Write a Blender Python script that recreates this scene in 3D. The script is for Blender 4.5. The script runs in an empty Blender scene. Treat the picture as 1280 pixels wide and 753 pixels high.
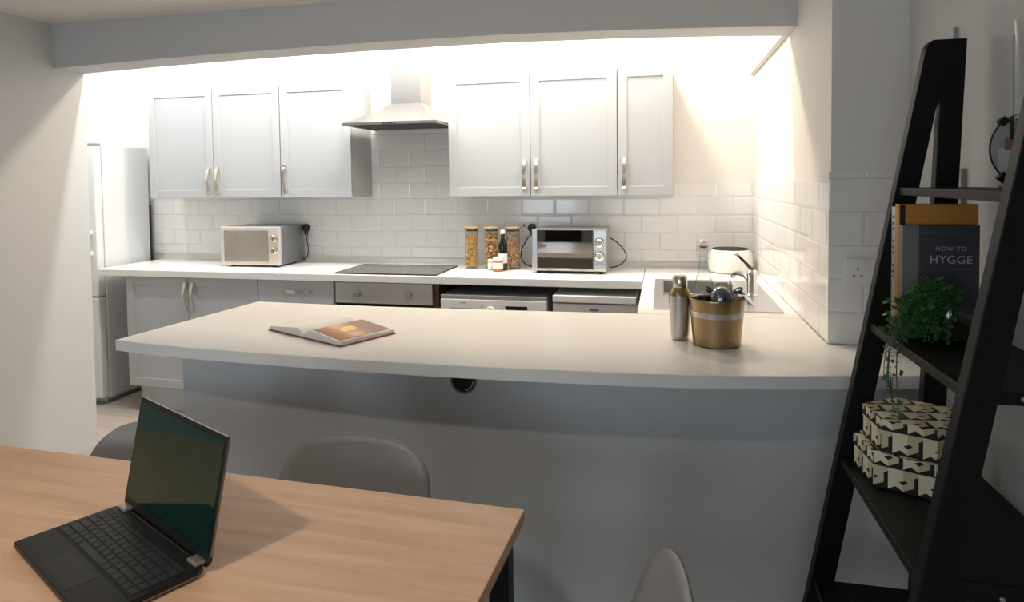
import bpy, bmesh, math, random
from mathutils import Vector, Matrix, Euler
random.seed(7)
PI = math.pi
scene = bpy.context.scene
COL = scene.collection

# ------------------------------------------------------------------ materials
def lin(c):
    return tuple(((x / 255) / 12.92 if x / 255 <= .04045 else ((x / 255 + .055) / 1.055) ** 2.4) for x in c) + (1,)

def base_mat(name):
    m = bpy.data.materials.new(name)
    m.use_nodes = True
    nt = m.node_tree
    return m, nt, nt.nodes['Principled BSDF']

def mat(name, rgb, rough=.5, metal=0, var=.04, scale=8, bump=0, coat=0, stretch=None, spec=.5, bscale=None):
    """painted / plastic / metal surface with a slight procedural variation"""
    m, nt, b = base_mat(name)
    N, L = nt.nodes, nt.links
    tc = N.new('ShaderNodeTexCoord')
    src = tc.outputs['Object']
    if stretch:
        mp = N.new('ShaderNodeMapping')
        mp.inputs['Scale'].default_value = stretch
        L.new(src, mp.inputs['Vector'])
        src = mp.outputs['Vector']
    no = N.new('ShaderNodeTexNoise')
    no.inputs['Scale'].default_value = scale
    no.inputs['Detail'].default_value = 4
    L.new(src, no.inputs['Vector'])
    mx = N.new('ShaderNodeMix')
    mx.data_type = 'RGBA'
    c = lin(rgb)
    mx.inputs['A'].default_value = tuple(min(1, v * (1 - var)) for v in c[:3]) + (1,)
    mx.inputs['B'].default_value = tuple(min(1, v * (1 + var)) for v in c[:3]) + (1,)
    L.new(no.outputs['Fac'], mx.inputs['Factor'])
    L.new(mx.outputs['Result'], b.inputs['Base Color'])
    b.inputs['Roughness'].default_value = rough
    b.inputs['Metallic'].default_value = metal
    b.inputs['Specular IOR Level'].default_value = spec
    if coat:
        b.inputs['Coat Weight'].default_value = coat
        b.inputs['Coat Roughness'].default_value = .08
    if bump:
        n2 = N.new('ShaderNodeTexNoise')
        n2.inputs['Scale'].default_value = bscale or scale * 6
        L.new(src, n2.inputs['Vector'])
        bp = N.new('ShaderNodeBump')
        bp.inputs['Strength'].default_value = bump
        bp.inputs['Distance'].default_value = .004
        L.new(n2.outputs['Fac'], bp.inputs['Height'])
        L.new(bp.outputs['Normal'], b.inputs['Normal'])
    return m

def glass_mat(name, tint=(250, 252, 252), edge=.36):
    """thin clear glass: see-through face on, reflecting and greyer towards its edges"""
    m = bpy.data.materials.new(name)
    m.use_nodes = True
    nt = m.node_tree
    N, L = nt.nodes, nt.links
    N.remove(N['Principled BSDF'])
    out = N['Material Output']
    lw = N.new('ShaderNodeLayerWeight')
    lw.inputs['Blend'].default_value = .35
    no = N.new('ShaderNodeTexNoise')
    no.inputs['Scale'].default_value = 9
    rp = N.new('ShaderNodeValToRGB')
    c = lin(tint)
    rp.color_ramp.elements[0].position = .42
    rp.color_ramp.elements[0].color = c
    rp.color_ramp.elements[1].position = 1
    rp.color_ramp.elements[1].color = tuple(v * edge for v in c[:3]) + (1,)
    L.new(lw.outputs['Facing'], rp.inputs['Fac'])
    tr = N.new('ShaderNodeBsdfTransparent')
    L.new(rp.outputs['Color'], tr.inputs['Color'])
    gl = N.new('ShaderNodeBsdfGlossy')
    gl.inputs['Roughness'].default_value = .03
    pw = N.new('ShaderNodeMath')
    pw.operation = 'POWER'
    L.new(lw.outputs['Facing'], pw.inputs[0])
    pw.inputs[1].default_value = 4
    m2 = N.new('ShaderNodeMath')
    m2.operation = 'MULTIPLY_ADD'
    L.new(no.outputs['Fac'], m2.inputs[0])
    m2.inputs[1].default_value = .03
    m2.inputs[2].default_value = .02
    mr = N.new('ShaderNodeMath')
    mr.operation = 'MULTIPLY_ADD'
    L.new(pw.outputs[0], mr.inputs[0])
    mr.inputs[1].default_value = .35
    L.new(m2.outputs[0], mr.inputs[2])
    mx = N.new('ShaderNodeMixShader')
    L.new(mr.outputs[0], mx.inputs['Fac'])
    L.new(tr.outputs[0], mx.inputs[1])
    L.new(gl.outputs[0], mx.inputs[2])
    L.new(mx.outputs[0], out.inputs['Surface'])
    return m

def tile_mat(name, axes, off=(0, 0), rgb=(236, 234, 232)):
    """white bevelled metro tiles, running bond; axes = which object axes run along / up"""
    m, nt, b = base_mat(name)
    N, L = nt.nodes, nt.links
    tc = N.new('ShaderNodeTexCoord')
    sp = N.new('ShaderNodeSeparateXYZ')
    L.new(tc.outputs['Object'], sp.inputs[0])
    cb = N.new('ShaderNodeCombineXYZ')
    for i, a in enumerate(axes):
        ad = N.new('ShaderNodeMath')
        ad.operation = 'ADD'
        ad.inputs[1].default_value = off[i]
        L.new(sp.outputs['XYZ'.index(a)], ad.inputs[0])
        L.new(ad.outputs[0], cb.inputs[i])
    def brick(mortar, smooth):
        t = N.new('ShaderNodeTexBrick')
        t.offset = .5
        t.inputs['Scale'].default_value = 1
        t.inputs['Brick Width'].default_value = .212
        t.inputs['Row Height'].default_value = .106
        t.inputs['Mortar Size'].default_value = mortar
        t.inputs['Mortar Smooth'].default_value = smooth
        t.inputs['Color1'].default_value = lin(rgb)
        t.inputs['Color2'].default_value = lin(tuple(v - 3 for v in rgb))
        t.inputs['Mortar'].default_value = lin((214, 212, 209))
        t.inputs['Bias'].default_value = 0
        L.new(cb.outputs[0], t.inputs['Vector'])
        return t
    t1 = brick(.0016, .1)
    t2 = brick(.011, 1.0)
    L.new(t1.outputs['Color'], b.inputs['Base Color'])
    inv = N.new('ShaderNodeMath')
    inv.operation = 'SUBTRACT'
    inv.inputs[0].default_value = 1
    L.new(t2.outputs['Fac'], inv.inputs[1])
    no = N.new('ShaderNodeTexNoise')
    no.inputs['Scale'].default_value = 7
    L.new(tc.outputs['Object'], no.inputs['Vector'])
    ma = N.new('ShaderNodeMath')
    ma.operation = 'MULTIPLY_ADD'
    L.new(no.outputs['Fac'], ma.inputs[0])
    ma.inputs[1].default_value = .6
    L.new(inv.outputs[0], ma.inputs[2])
    bp = N.new('ShaderNodeBump')
    bp.inputs['Strength'].default_value = .55
    bp.inputs['Distance'].default_value = .003
    L.new(ma.outputs[0], bp.inputs['Height'])
    L.new(bp.outputs['Normal'], b.inputs['Normal'])
    b.inputs['Roughness'].default_value = .12
    return m

def wood_mat(name, c1, c2, along=(1, 14, 14), rough=.45, scale=3):
    m, nt, b = base_mat(name)
    N, L = nt.nodes, nt.links
    tc = N.new('ShaderNodeTexCoord')
    mp = N.new('ShaderNodeMapping')
    mp.inputs['Scale'].default_value = along
    L.new(tc.outputs['Object'], mp.inputs['Vector'])
    no = N.new('ShaderNodeTexNoise')
    no.inputs['Scale'].default_value = scale
    no.inputs['Detail'].default_value = 8
    no.inputs['Distortion'].default_value = .6
    L.new(mp.outputs['Vector'], no.inputs['Vector'])
    rp = N.new('ShaderNodeValToRGB')
    rp.color_ramp.elements[0].position = .3
    rp.color_ramp.elements[0].color = lin(c1)
    rp.color_ramp.elements[1].position = .7
    rp.color_ramp.elements[1].color = lin(c2)
    L.new(no.outputs['Fac'], rp.inputs['Fac'])
    L.new(rp.outputs['Color'], b.inputs['Base Color'])
    b.inputs['Roughness'].default_value = rough
    bp = N.new('ShaderNodeBump')
    bp.inputs['Strength'].default_value = .06
    bp.inputs['Distance'].default_value = .002
    L.new(no.outputs['Fac'], bp.inputs['Height'])
    L.new(bp.outputs['Normal'], b.inputs['Normal'])
    return m

def plank_floor_mat(name):
    m, nt, b = base_mat(name)
    N, L = nt.nodes, nt.links
    tc = N.new('ShaderNodeTexCoord')
    t = N.new('ShaderNodeTexBrick')
    t.inputs['Scale'].default_value = 1
    t.inputs['Brick Width'].default_value = 1.2
    t.inputs['Row Height'].default_value = .18
    t.inputs['Mortar Size'].default_value = .0015
    t.inputs['Color1'].default_value = lin((196, 184, 172))
    t.inputs['Color2'].default_value = lin((184, 172, 160))
    t.inputs['Mortar'].default_value = lin((120, 110, 100))
    L.new(tc.outputs['Object'], t.inputs['Vector'])
    mp = N.new('ShaderNodeMapping')
    mp.inputs['Scale'].default_value = (1.5, 18, 1)
    L.new(tc.outputs['Object'], mp.inputs['Vector'])
    no = N.new('ShaderNodeTexNoise')
    no.inputs['Scale'].default_value = 3
    no.inputs['Detail'].default_value = 6
    L.new(mp.outputs['Vector'], no.inputs['Vector'])
    mx = N.new('ShaderNodeMix')
    mx.data_type = 'RGBA'
    mx.blend_type = 'MULTIPLY'
    mx.inputs['Factor'].default_value = .25
    L.new(t.outputs['Color'], mx.inputs['A'])
    L.new(no.outputs['Color'], mx.inputs['B'])
    L.new(mx.outputs['Result'], b.inputs['Base Color'])
    b.inputs['Roughness'].default_value = .45
    return m

def pattern_mat(name):
    """cream / black faceted hexagon print, laid over the box in UV metres"""
    m, nt, b = base_mat(name)
    N, L = nt.nodes, nt.links
    tc = N.new('ShaderNodeTexCoord')
    sp = N.new('ShaderNodeSeparateXYZ')
    L.new(tc.outputs['UV'], sp.inputs[0])
    def M(op, a, bb=None, cc=None):
        n = N.new('ShaderNodeMath')
        n.operation = op
        for i, v in enumerate((a, bb, cc)):
            if v is None:
                continue
            if isinstance(v, (int, float)):
                n.inputs[i].default_value = v
            else:
                L.new(v, n.inputs[i])
        return n.outputs[0]
    v = M('MULTIPLY', sp.outputs[1], 1 / .050)
    row = M('FLOOR', v)
    odd = M('FLOORED_MODULO', row, 2)
    u = M('MULTIPLY_ADD', odd, .5, M('MULTIPLY', sp.outputs[0], 1 / .058))
    fx = M('SUBTRACT', M('FRACT', u), .5)
    fy = M('SUBTRACT', M('FRACT', v), .5)
    ax, ay = M('ABSOLUTE', fx), M('ABSOLUTE', fy)
    hexd = M('MAXIMUM', M('MULTIPLY', ax, 1.0), M('ADD', M('MULTIPLY', ax, .55), M('MULTIPLY', ay, .85)))
    outside = M('GREATER_THAN', hexd, .36)
    lower = M('GREATER_THAN', M('SUBTRACT', M('MULTIPLY', fx, .8), fy), .05)
    band = M('MULTIPLY', outside, lower)
    dia = M('ADD', ax, M('MULTIPLY', M('ABSOLUTE', M('ADD', fy, .02)), 1.3))
    inner = M('MULTIPLY', M('LESS_THAN', dia, .17), M('LESS_THAN', M('SUBTRACT', fy, M('MULTIPLY', fx, .5)), .03))
    black = M('MAXIMUM', band, inner)
    facet = M('GREATER_THAN', fx, 0)
    mx0 = N.new('ShaderNodeMix')
    mx0.data_type = 'RGBA'
    mx0.inputs['A'].default_value = lin((236, 226, 196))
    mx0.inputs['B'].default_value = lin((206, 192, 156))
    L.new(facet, mx0.inputs['Factor'])
    mx = N.new('ShaderNodeMix')
    mx.data_type = 'RGBA'
    L.new(black, mx.inputs['Factor'])
    L.new(mx0.outputs['Result'], mx.inputs['A'])
    mx.inputs['B'].default_value = lin((14, 13, 13))
    L.new(mx.outputs['Result'], b.inputs['Base Color'])
    b.inputs['Roughness'].default_value = .6
    return m

def photo_mat(name):
    """printed photograph: a peeled yellow fruit on a brown board (UV 0..1)"""
    m, nt, b = base_mat(name)
    N, L = nt.nodes, nt.links
    tc = N.new('ShaderNodeTexCoord')
    no = N.new('ShaderNodeTexNoise')
    no.inputs['Scale'].default_value = 3.5
    no.inputs['Detail'].default_value = 5
    L.new(tc.outputs['UV'], no.inputs['Vector'])
    sp = N.new('ShaderNodeSeparateXYZ')
    L.new(tc.outputs['UV'], sp.inputs[0])
    ad = N.new('ShaderNodeMath')
    ad.operation = 'MULTIPLY_ADD'
    L.new(no.outputs['Fac'], ad.inputs[0])
    ad.inputs[1].default_value = .5
    L.new(sp.outputs[1], ad.inputs[2])
    rp = N.new('ShaderNodeValToRGB')
    e = rp.color_ramp.elements
    e[0].position = .45
    e[0].color = lin((240, 190, 146))
    e[1].position = .95
    e[1].color = lin((150, 128, 114))
    x = rp.color_ramp.elements.new(.7)
    x.color = lin((216, 166, 128))
    L.new(ad.outputs[0], rp.inputs['Fac'])
    vd = N.new('ShaderNodeVectorMath')
    vd.operation = 'DISTANCE'
    nv = N.new('ShaderNodeVectorMath')
    nv.operation = 'SCALE'
    nv.inputs['Scale'].default_value = .25
    L.new(no.outputs['Color'], nv.inputs[0])
    va = N.new('ShaderNodeVectorMath')
    va.operation = 'ADD'
    L.new(tc.outputs['UV'], va.inputs[0])
    L.new(nv.outputs[0], va.inputs[1])
    L.new(va.outputs[0], vd.inputs[0])
    vd.inputs[1].default_value = (.58, .62, .12)
    lt = N.new('ShaderNodeMath')
    lt.operation = 'LESS_THAN'
    lt.inputs[1].default_value = .17
    L.new(vd.outputs['Value'], lt.inputs[0])
    mx = N.new('ShaderNodeMix')
    mx.data_type = 'RGBA'
    L.new(lt.outputs[0], mx.inputs['Factor'])
    L.new(rp.outputs['Color'], mx.inputs['A'])
    mx.inputs['B'].default_value = lin((252, 210, 120))
    L.new(mx.outputs['Result'], b.inputs['Base Color'])
    b.inputs['Roughness'].default_value = .4
    return m

def painted_reflection_mat(name):
    """reflection of a person painted onto a round mirror: dark hair, bare shoulders, white top (UV 0..1)"""
    m, nt, b = base_mat(name)
    N, L = nt.nodes, nt.links
    tc = N.new('ShaderNodeTexCoord')
    sp = N.new('ShaderNodeSeparateXYZ')
    L.new(tc.outputs['UV'], sp.inputs[0])
    def M(op, a, bb=None):
        n = N.new('ShaderNodeMath')
        n.operation = op
        for i, v in enumerate((a, bb)):
            if v is None:
                continue
            if isinstance(v, (int, float)):
                n.inputs[i].default_value = v
            else:
                L.new(v, n.inputs[i])
        return n.outputs[0]
    def mixc(f, a, c):
        n = N.new('ShaderNodeMix')
        n.data_type = 'RGBA'
        L.new(f, n.inputs['Factor'])
        L.new(a, n.inputs['A'])
        n.inputs['B'].default_value = lin(c)
        return n.outputs['Result']
    bg = N.new('ShaderNodeTexNoise')
    bg.inputs['Scale'].default_value = 3
    rp = N.new('ShaderNodeValToRGB')
    rp.color_ramp.elements[0].color = lin((176, 176, 176))
    rp.color_ramp.elements[1].color = lin((200, 199, 198))
    L.new(tc.outputs['UV'], bg.inputs['Vector'])
    L.new(bg.outputs['Fac'], rp.inputs['Fac'])
    x, y = sp.outputs[0], sp.outputs[1]
    dx = M('ABSOLUTE', M('SUBTRACT', x, .36))
    top = M('MULTIPLY', M('LESS_THAN', y, .50), M('LESS_THAN', dx, .26))
    sh = M('MULTIPLY', M('MULTIPLY', M('LESS_THAN', y, .66), M('GREATER_THAN', y, .48)), M('LESS_THAN', dx, .17))
    hr = M('MULTIPLY', M('MULTIPLY', M('LESS_THAN', y, .94), M('GREATER_THAN', y, .63)), M('LESS_THAN', dx, .10))
    c = mixc(top, rp.outputs['Color'], (226, 226, 226))
    c = mixc(sh, c, (168, 118, 88))
    c = mixc(hr, c, (58, 52, 50))
    L.new(c, b.inputs['Base Color'])
    b.inputs['Roughness'].default_value = .05
    b.inputs['Coat Weight'].default_value = .6
    return m

# ------------------------------------------------------------------ mesh builder
class MB:
    def __init__(s):
        s.bm = bmesh.new()
        s.uv = s.bm.loops.layers.uv.new('UVMap')

    def _merge(s, t, M=None):
        if M is not None:
            bmesh.ops.transform(t, matrix=M, verts=t.verts)
        me = bpy.data.meshes.new('tmp')
        t.to_mesh(me)
        t.free()
        s.bm.from_mesh(me)
        bpy.data.meshes.remove(me)
        return s

    def box(s, x0, x1, y0, y1, z0, z1, bev=0, seg=2, M=None, mi=0):
        t = bmesh.new()
        t.loops.layers.uv.new('UVMap')
        v = [t.verts.new((x, y, z)) for x in (x0, x1) for y in (y0, y1) for z in (z0, z1)]
        for f in ((0, 1, 3, 2), (4, 6, 7, 5), (0, 4, 5, 1), (2, 3, 7, 6), (0, 2, 6, 4), (1, 5, 7, 3)):
            t.faces.new([v[i] for i in f])
        bmesh.ops.recalc_face_normals(t, faces=t.faces)
        if bev:
            bmesh.ops.bevel(t, geom=list(t.edges), offset=bev, segments=seg, profile=.5, affect='EDGES')
        for f in t.faces:
            f.material_index = mi
        return s._merge(t, M)

    def loft(s, rings, caps=True, closed=True, mi=0, smooth=True, M=None):
        t = bmesh.new()
        t.loops.layers.uv.new('UVMap')
        R = [[t.verts.new(p) for p in r] for r in rings]
        n = len(R[0])
        for a, b in zip(R, R[1:]):
            for i in range(n if closed else n - 1):
                j = (i + 1) % n
                try:
                    f = t.faces.new((a[i], a[j], b[j], b[i]))
                    f.smooth = smooth
                except ValueError:
                    pass
        if caps and closed:
            for r, rev in ((R[0], True), (R[-1], False)):
                try:
                    t.faces.new(list(reversed(r)) if rev else r)
                except ValueError:
                    pass
        bmesh.ops.remove_doubles(t, verts=t.verts, dist=1e-6)
        bmesh.ops.recalc_face_normals(t, faces=t.faces)
        for f in t.faces:
            f.material_index = mi
        return s._merge(t, M)

    def lathe(s, prof, seg=32, c=(0, 0, 0), mi=0, M=None, smooth=True):
        rings = [[(c[0] + max(r, 1e-5) * math.cos(2 * PI * k / seg), c[1] + max(r, 1e-5) * math.sin(2 * PI * k / seg), c[2] + z)
                  for k in range(seg)] for r, z in prof]
        open_band = len(prof) >= 4 and prof[0][0] > 0 and prof[-1][0] > 0
        if open_band:
            rings.append(list(rings[0]))
        return s.loft(rings, not open_band, True, mi, smooth, M)

    def tube(s, pts, r, seg=8, mi=0, M=None):
        pts = [Vector(p) for p in pts]
        rr = r if isinstance(r, (list, tuple)) else [r] * len(pts)
        rings = []
        up = Vector((0, 0, 1))
        prev = None
        for i, p in enumerate(pts):
            d = (pts[min(i + 1, len(pts) - 1)] - pts[max(i - 1, 0)])
            d = d.normalized() if d.length > 1e-9 else Vector((0, 0, 1))
            if prev is None:
                a = d.cross(up if abs(d.z) < .9 else Vector((1, 0, 0))).normalized()
            else:
                a = (prev - d * prev.dot(d)).normalized()
            prev = a
            b = d.cross(a)
            rings.append([tuple(p + (a * math.cos(2 * PI * k / seg) + b * math.sin(2 * PI * k / seg)) * rr[i]) for k in range(seg)])
        return s.loft(rings, True, True, mi, True, M)

    def prism(s, poly, z0, z1, bev=0, mi=0, M=None, uvs=False):
        """poly = list of (x, y), extruded in z"""
        t = bmesh.new()
        uv = t.loops.layers.uv.new('UVMap')
        lo = [t.verts.new((x, y, z0)) for x, y in poly]
        hi = [t.verts.new((x, y, z1)) for x, y in poly]
        n = len(poly)
        t.faces.new(list(reversed(lo)))
        t.faces.new(hi)
        for i in range(n):
            j = (i + 1) % n
            t.faces.new((lo[i], lo[j], hi[j], hi[i]))
        bmesh.ops.recalc_face_normals(t, faces=t.faces)
        if bev:
            bmesh.ops.bevel(t, geom=[e for e in t.edges], offset=bev, segments=2, profile=.5, affect='EDGES')
        if uvs:
            per = [0]
            for i in range(n):
                a, b = poly[i], poly[(i + 1) % n]
                per.append(per[-1] + math.dist(a, b))
            for f in t.faces:
                nz = f.normal.z
                for l in f.loops:
                    x, y, z = l.vert.co
                    if abs(nz) > .7:
                        l[uv].uv = (x, y)
                    else:
                        tx = Vector((-f.normal.y, f.normal.x, 0)).normalized()
                        ang = math.atan2(f.normal.y, f.normal.x)
                        l[uv].uv = (x * tx.x + y * tx.y + .02 + ang * .05, z)
        for f in t.faces:
            f.material_index = mi
        return s._merge(t, M)

    def strip(s, secs, mi=0, M=None):
        """secs = rectangular sections [(centre, half_u_vector, half_v_vector)]"""
        rings = []
        for c, u, v in secs:
            c, u, v = Vector(c), Vector(u), Vector(v)
            rings.append([tuple(c + u + v), tuple(c - u + v), tuple(c - u - v), tuple(c + u - v)])
        return s.loft(rings, True, True, mi, False, M)

    def sphere(s, r, c=(0, 0, 0), sc=(1, 1, 1), seg=20, mi=0, M=None):
        prof = [(r * math.sin(PI * k / (seg // 2)), -r * math.cos(PI * k / (seg // 2))) for k in range(seg // 2 + 1)]
        T = Matrix.Translation(c) @ Matrix.Diagonal((*sc, 1))
        return s.lathe(prof, seg, (0, 0, 0), mi, (M @ T) if M is not None else T)

    def build(s, name, mats, parent=None, loc=None, rot=None, auto=35):
        me = bpy.data.meshes.new(name)
        if auto:
            bmesh.ops.split_edges(s.bm, edges=[e for e in s.bm.edges if len(e.link_faces) == 2 and e.calc_face_angle(0) > math.radians(auto)
                                               and all(f.smooth for f in e.link_faces)])
        s.bm.to_mesh(me)
        s.bm.free()
        for m in (mats if isinstance(mats, (list, tuple)) else [mats]):
            me.materials.append(m)
        o = bpy.data.objects.new(name, me)
        COL.objects.link(o)
        if parent is not None:
            o.parent = parent
        if loc is not None:
            o.location = loc
        if rot is not None:
            o.rotation_euler = rot
        return o

def tag(o, label, cat, group=None, kind=None):
    o['label'] = label
    o['category'] = cat
    if group:
        o['group'] = group
    if kind:
        o['kind'] = kind
    return o

def thing(name, label, cat, loc, rz=0, group=None):
    o = bpy.data.objects.new(name, None)
    o.empty_display_size = .05
    COL.objects.link(o)
    o.location = loc
    o.rotation_euler = (0, 0, rz)
    return tag(o, label, cat, group)

def structure(o, label=None, cat=None):
    o['kind'] = 'structure'
    if label:
        o['label'] = label
        o['category'] = cat
    return o

def dup_tree(o, parent=None):
    c = o.copy()
    COL.objects.link(c)
    if parent is not None:
        c.parent = parent
    for ch in list(o.children):
        dup_tree(ch, c)
    return c

def text_mesh(name, body, size, material, parent, loc, rot, align='CENTER', extrude=.0004, space=1.0):
    cu = bpy.data.curves.new(name, 'FONT')
    cu.body = body
    cu.size = size
    cu.align_x = align
    cu.align_y = 'CENTER'
    cu.extrude = extrude
    cu.space_character = space
    tmp = bpy.data.objects.new('tmp', cu)
    COL.objects.link(tmp)
    dg = bpy.context.evaluated_depsgraph_get()
    me = bpy.data.meshes.new_from_object(tmp.evaluated_get(dg))
    me.name = name
    bpy.data.objects.remove(tmp)
    me.materials.clear()
    me.materials.append(material)
    o = bpy.data.objects.new(name, me)
    COL.objects.link(o)
    o.parent = parent
    o.location = loc
    o.rotation_euler = rot
    return o

# ------------------------------------------------------------------ palette
paint_white = mat('paint_white', (208, 209, 209), .75, var=.015, scale=3, bump=.03, bscale=180)
paint_kitchen = mat('paint_kitchen', (236, 233, 228), .7, var=.01, scale=3, bump=.03, bscale=180)
paint_bar = mat('paint_bar_grey', (214, 214, 213), .7, var=.02, scale=3, bump=.03, bscale=160)
ceil_mat = mat('paint_ceiling', (226, 225, 223), .8, var=.01, scale=2)
floor_mat = plank_floor_mat('vinyl_plank')
cab_mat = mat('cabinet_paint', (181, 183, 185), .42, var=.015, scale=4)
cab_in = mat('cabinet_carcass', (186, 187, 189), .5, var=.02)
worktop_mat = mat('worktop_laminate', (238, 235, 230), .3, var=.025, scale=70)
steel = mat('brushed_steel', (190, 188, 185), .32, 1, var=.07, scale=14, stretch=(1, 1, 22))
steel_h = mat('brushed_steel_sheet', (160, 159, 158), .4, 1, var=.06, scale=10, stretch=(1, 30, 30))
sink_steel = mat('sink_steel', (205, 203, 200), .3, 1, var=.05, scale=12)
chrome = mat('chrome', (226, 224, 222), .1, 1, var=.02)
nickel = mat('polished_nickel', (216, 208, 198), .2, 1, var=.03)
brass = mat('brushed_brass', (166, 146, 108), .3, 1, var=.06, scale=10, stretch=(1, 1, 20))
tile_back = tile_mat('metro_tile_back', ('X', 'Z'), (.02, -.06), (243, 241, 238))
tile_side = tile_mat('metro_tile_side', ('Y', 'Z'), (.05, -.06), (240, 238, 235))
white_plastic = mat('white_plastic', (238, 238, 238), .3, var=.01)
fridge_white = mat('fridge_enamel', (228, 231, 232), .3, var=.012, scale=3)
black_plastic = mat('black_plastic', (20, 20, 21), .4, var=.08)
black_gloss = mat('black_glass', (10, 10, 11), .05, var=.05, spec=.6)
hob_glass = mat('hob_glass', (70, 70, 70), .1, var=.05, spec=.7)
black_wood = mat('black_stained_wood', (13, 13, 13), .5, var=.2, scale=5, stretch=(8, 8, 1), spec=.22)
laptop_black = mat('laptop_dark_shell', (15, 15, 16), .45, var=.06, scale=20)
key_black = mat('laptop_key', (44, 44, 45), .5, var=.06)
screen_mat = mat('laptop_screen_glass', (11, 38, 33), .05, var=.1, spec=.5)  # green reflection of the screen coating put into the base colour
screen_mat.node_tree.nodes['Principled BSDF'].inputs['Specular Tint'].default_value = (.3, .95, .75, 1)
copper_trim = mat('champagne_trim', (150, 140, 130), .35, 1, var=.04)
oak = wood_mat('beech_tabletop', (214, 168, 130), (236, 194, 156), (1.2, 12, 12), .42, 2.2)
dark_panel = wood_mat('brown_end_panel', (58, 34, 26), (78, 46, 34), (10, 10, 1))
chair_grey = mat('chair_shell_grey', (152, 150, 146), .42, var=.02, scale=6)
chair_leg = wood_mat('chair_leg_beech', (190, 150, 108), (208, 170, 128), (14, 14, 1))
glass = glass_mat('clear_glass')
bamboo = wood_mat('bamboo_lid', (196, 160, 118), (214, 182, 140), (2, 12, 4))
seal = mat('lid_seal', (70, 62, 56), .5)
paper = mat('book_paper', (228, 225, 220), .7, var=.03, scale=30)
socket_white = mat('socket_white', (236, 236, 234), .3, var=.01)
slot_dark = mat('socket_slot', (30, 30, 32), .6)
red_plastic = mat('red_switch', (180, 44, 40), .35)
leaf_mat = mat('leaf_green', (52, 108, 50), .45, var=.3, scale=40)
stem_mat = mat('stem_green', (66, 88, 44), .6, var=.2)
soil_mat = mat('potting_soil', (48, 36, 28), .9, var=.3, scale=60)
grey_plastic = mat('grey_plastic', (150, 152, 154), .4)
silver_paint = mat('silver_paint', (176, 177, 179), .32, .7, var=.03)
oven_mirror = mat('toaster_mirror_glass', (150, 146, 142), .03, 1, var=.01)
mw_mirror = mat('microwave_mirror_glass', (188, 180, 170), .22, .85, var=.02)
mw_front = mat('microwave_cream_front', (214, 206, 196), .3, .3, var=.02)
mw_side = mat('microwave_silver_side', (150, 153, 156), .38, .75, var=.03)

# ------------------------------------------------------------------ room shell
XL, XR, XD = -3.064, .521, .741      # left dining wall, kitchen right wall, right dining wall
YB, YREAR = 4.06, -2.2               # kitchen back wall, wall behind the camera
YL0, YL1, YP = 2.813, 3.0, 2.268     # lintel front/back, pillar face
ZC, ZK = 2.275, 2.75                 # dining / kitchen ceilings
KX0 = -4.3

structure(MB().box(KX0 - .2, XD + .2, YREAR - .2, YB + .2, -.1, 0).build('floor', floor_mat))
structure(MB().box(KX0 - .2, XD + .15, YB, YB + .15, 0, ZK).build('wall_back', paint_kitchen))
structure(MB().box(XR, XD + .15, YP, YB, 0, ZK).build('wall_right_kitchen', paint_kitchen))
structure(MB().box(XD, XD + .15, YREAR, YP, 0, ZC).build('wall_right', paint_white))
structure(MB().box(XL - .15, XL, YREAR, YL1, 0, ZC).build('wall_left', paint_white))
structure(MB().box(KX0 - .15, XL - .15, YL0, YL1, 0, ZK).build('wall_kitchen_front', paint_kitchen))
structure(MB().box(KX0 - .15, KX0, YL1, YB, 0, ZK).build('wall_kitchen_left', paint_kitchen))
# lintel over the opening: its soffit is slightly cambered
lint = MB()
cam_pts = [(XL, 2.051), (-2.6, 2.064), (-2.1, 2.074), (-1.27, 2.083), (-.68, 2.082), (-.1, 2.068), (.25, 2.055), (XR, 2.041)]
rings = []
for x, z in cam_pts:
    rings.append([(x, YL0, z - .002), (x, YL1, z), (x, YL1, ZK), (x, YL0, ZK)])
lint.loft(rings, smooth=False)
structure(lint.build('wall_lintel', paint_white))
structure(MB().box(XL - .15, XD + .15, YREAR - .15, YL0, ZC, ZC + .1).build('ceiling', ceil_mat))
structure(MB().box(KX0 - .15, XD + .15, YL0, YB + .15, ZK, ZK + .1).build('ceiling_kitchen', ceil_mat))
# wall behind the camera, with two windows
WIN = [(-2.3, -1.25), (-.85, .05)]
WZ0, WZ1 = .75, 1.85
rear = MB()
y0, y1 = YREAR - .15, YREAR
rear.box(XL - .15, XD + .15, y0, y1, 0, WZ0).box(XL - .15, XD + .15, y0, y1, WZ1, ZC)
xs = [XL - .15] + [v for w in WIN for v in w] + [XD + .15]
for i in range(0, len(xs), 2):
    rear.box(xs[i], xs[i + 1], y0, y1, WZ0, WZ1)
structure(rear.build('wall_rear', paint_white))
for i, (a, b) in enumerate(WIN):
    w = MB()
    yf0, yf1 = y0 + .05, y0 + .1
    w.box(a, b, yf0, yf1, WZ0, WZ0 + .05).box(a, b, yf0, yf1, WZ1 - .05, WZ1)
    w.box(a, a + .05, yf0, yf1, WZ0 + .05, WZ1 - .05).box(b - .05, b, yf0, yf1, WZ0 + .05, WZ1 - .05)
    w.box((a + b) / 2 - .02, (a + b) / 2 + .02, yf0, yf1, WZ0 + .05, WZ1 - .05)
    structure(w.build('window_%d' % (i + 1), white_plastic))

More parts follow.
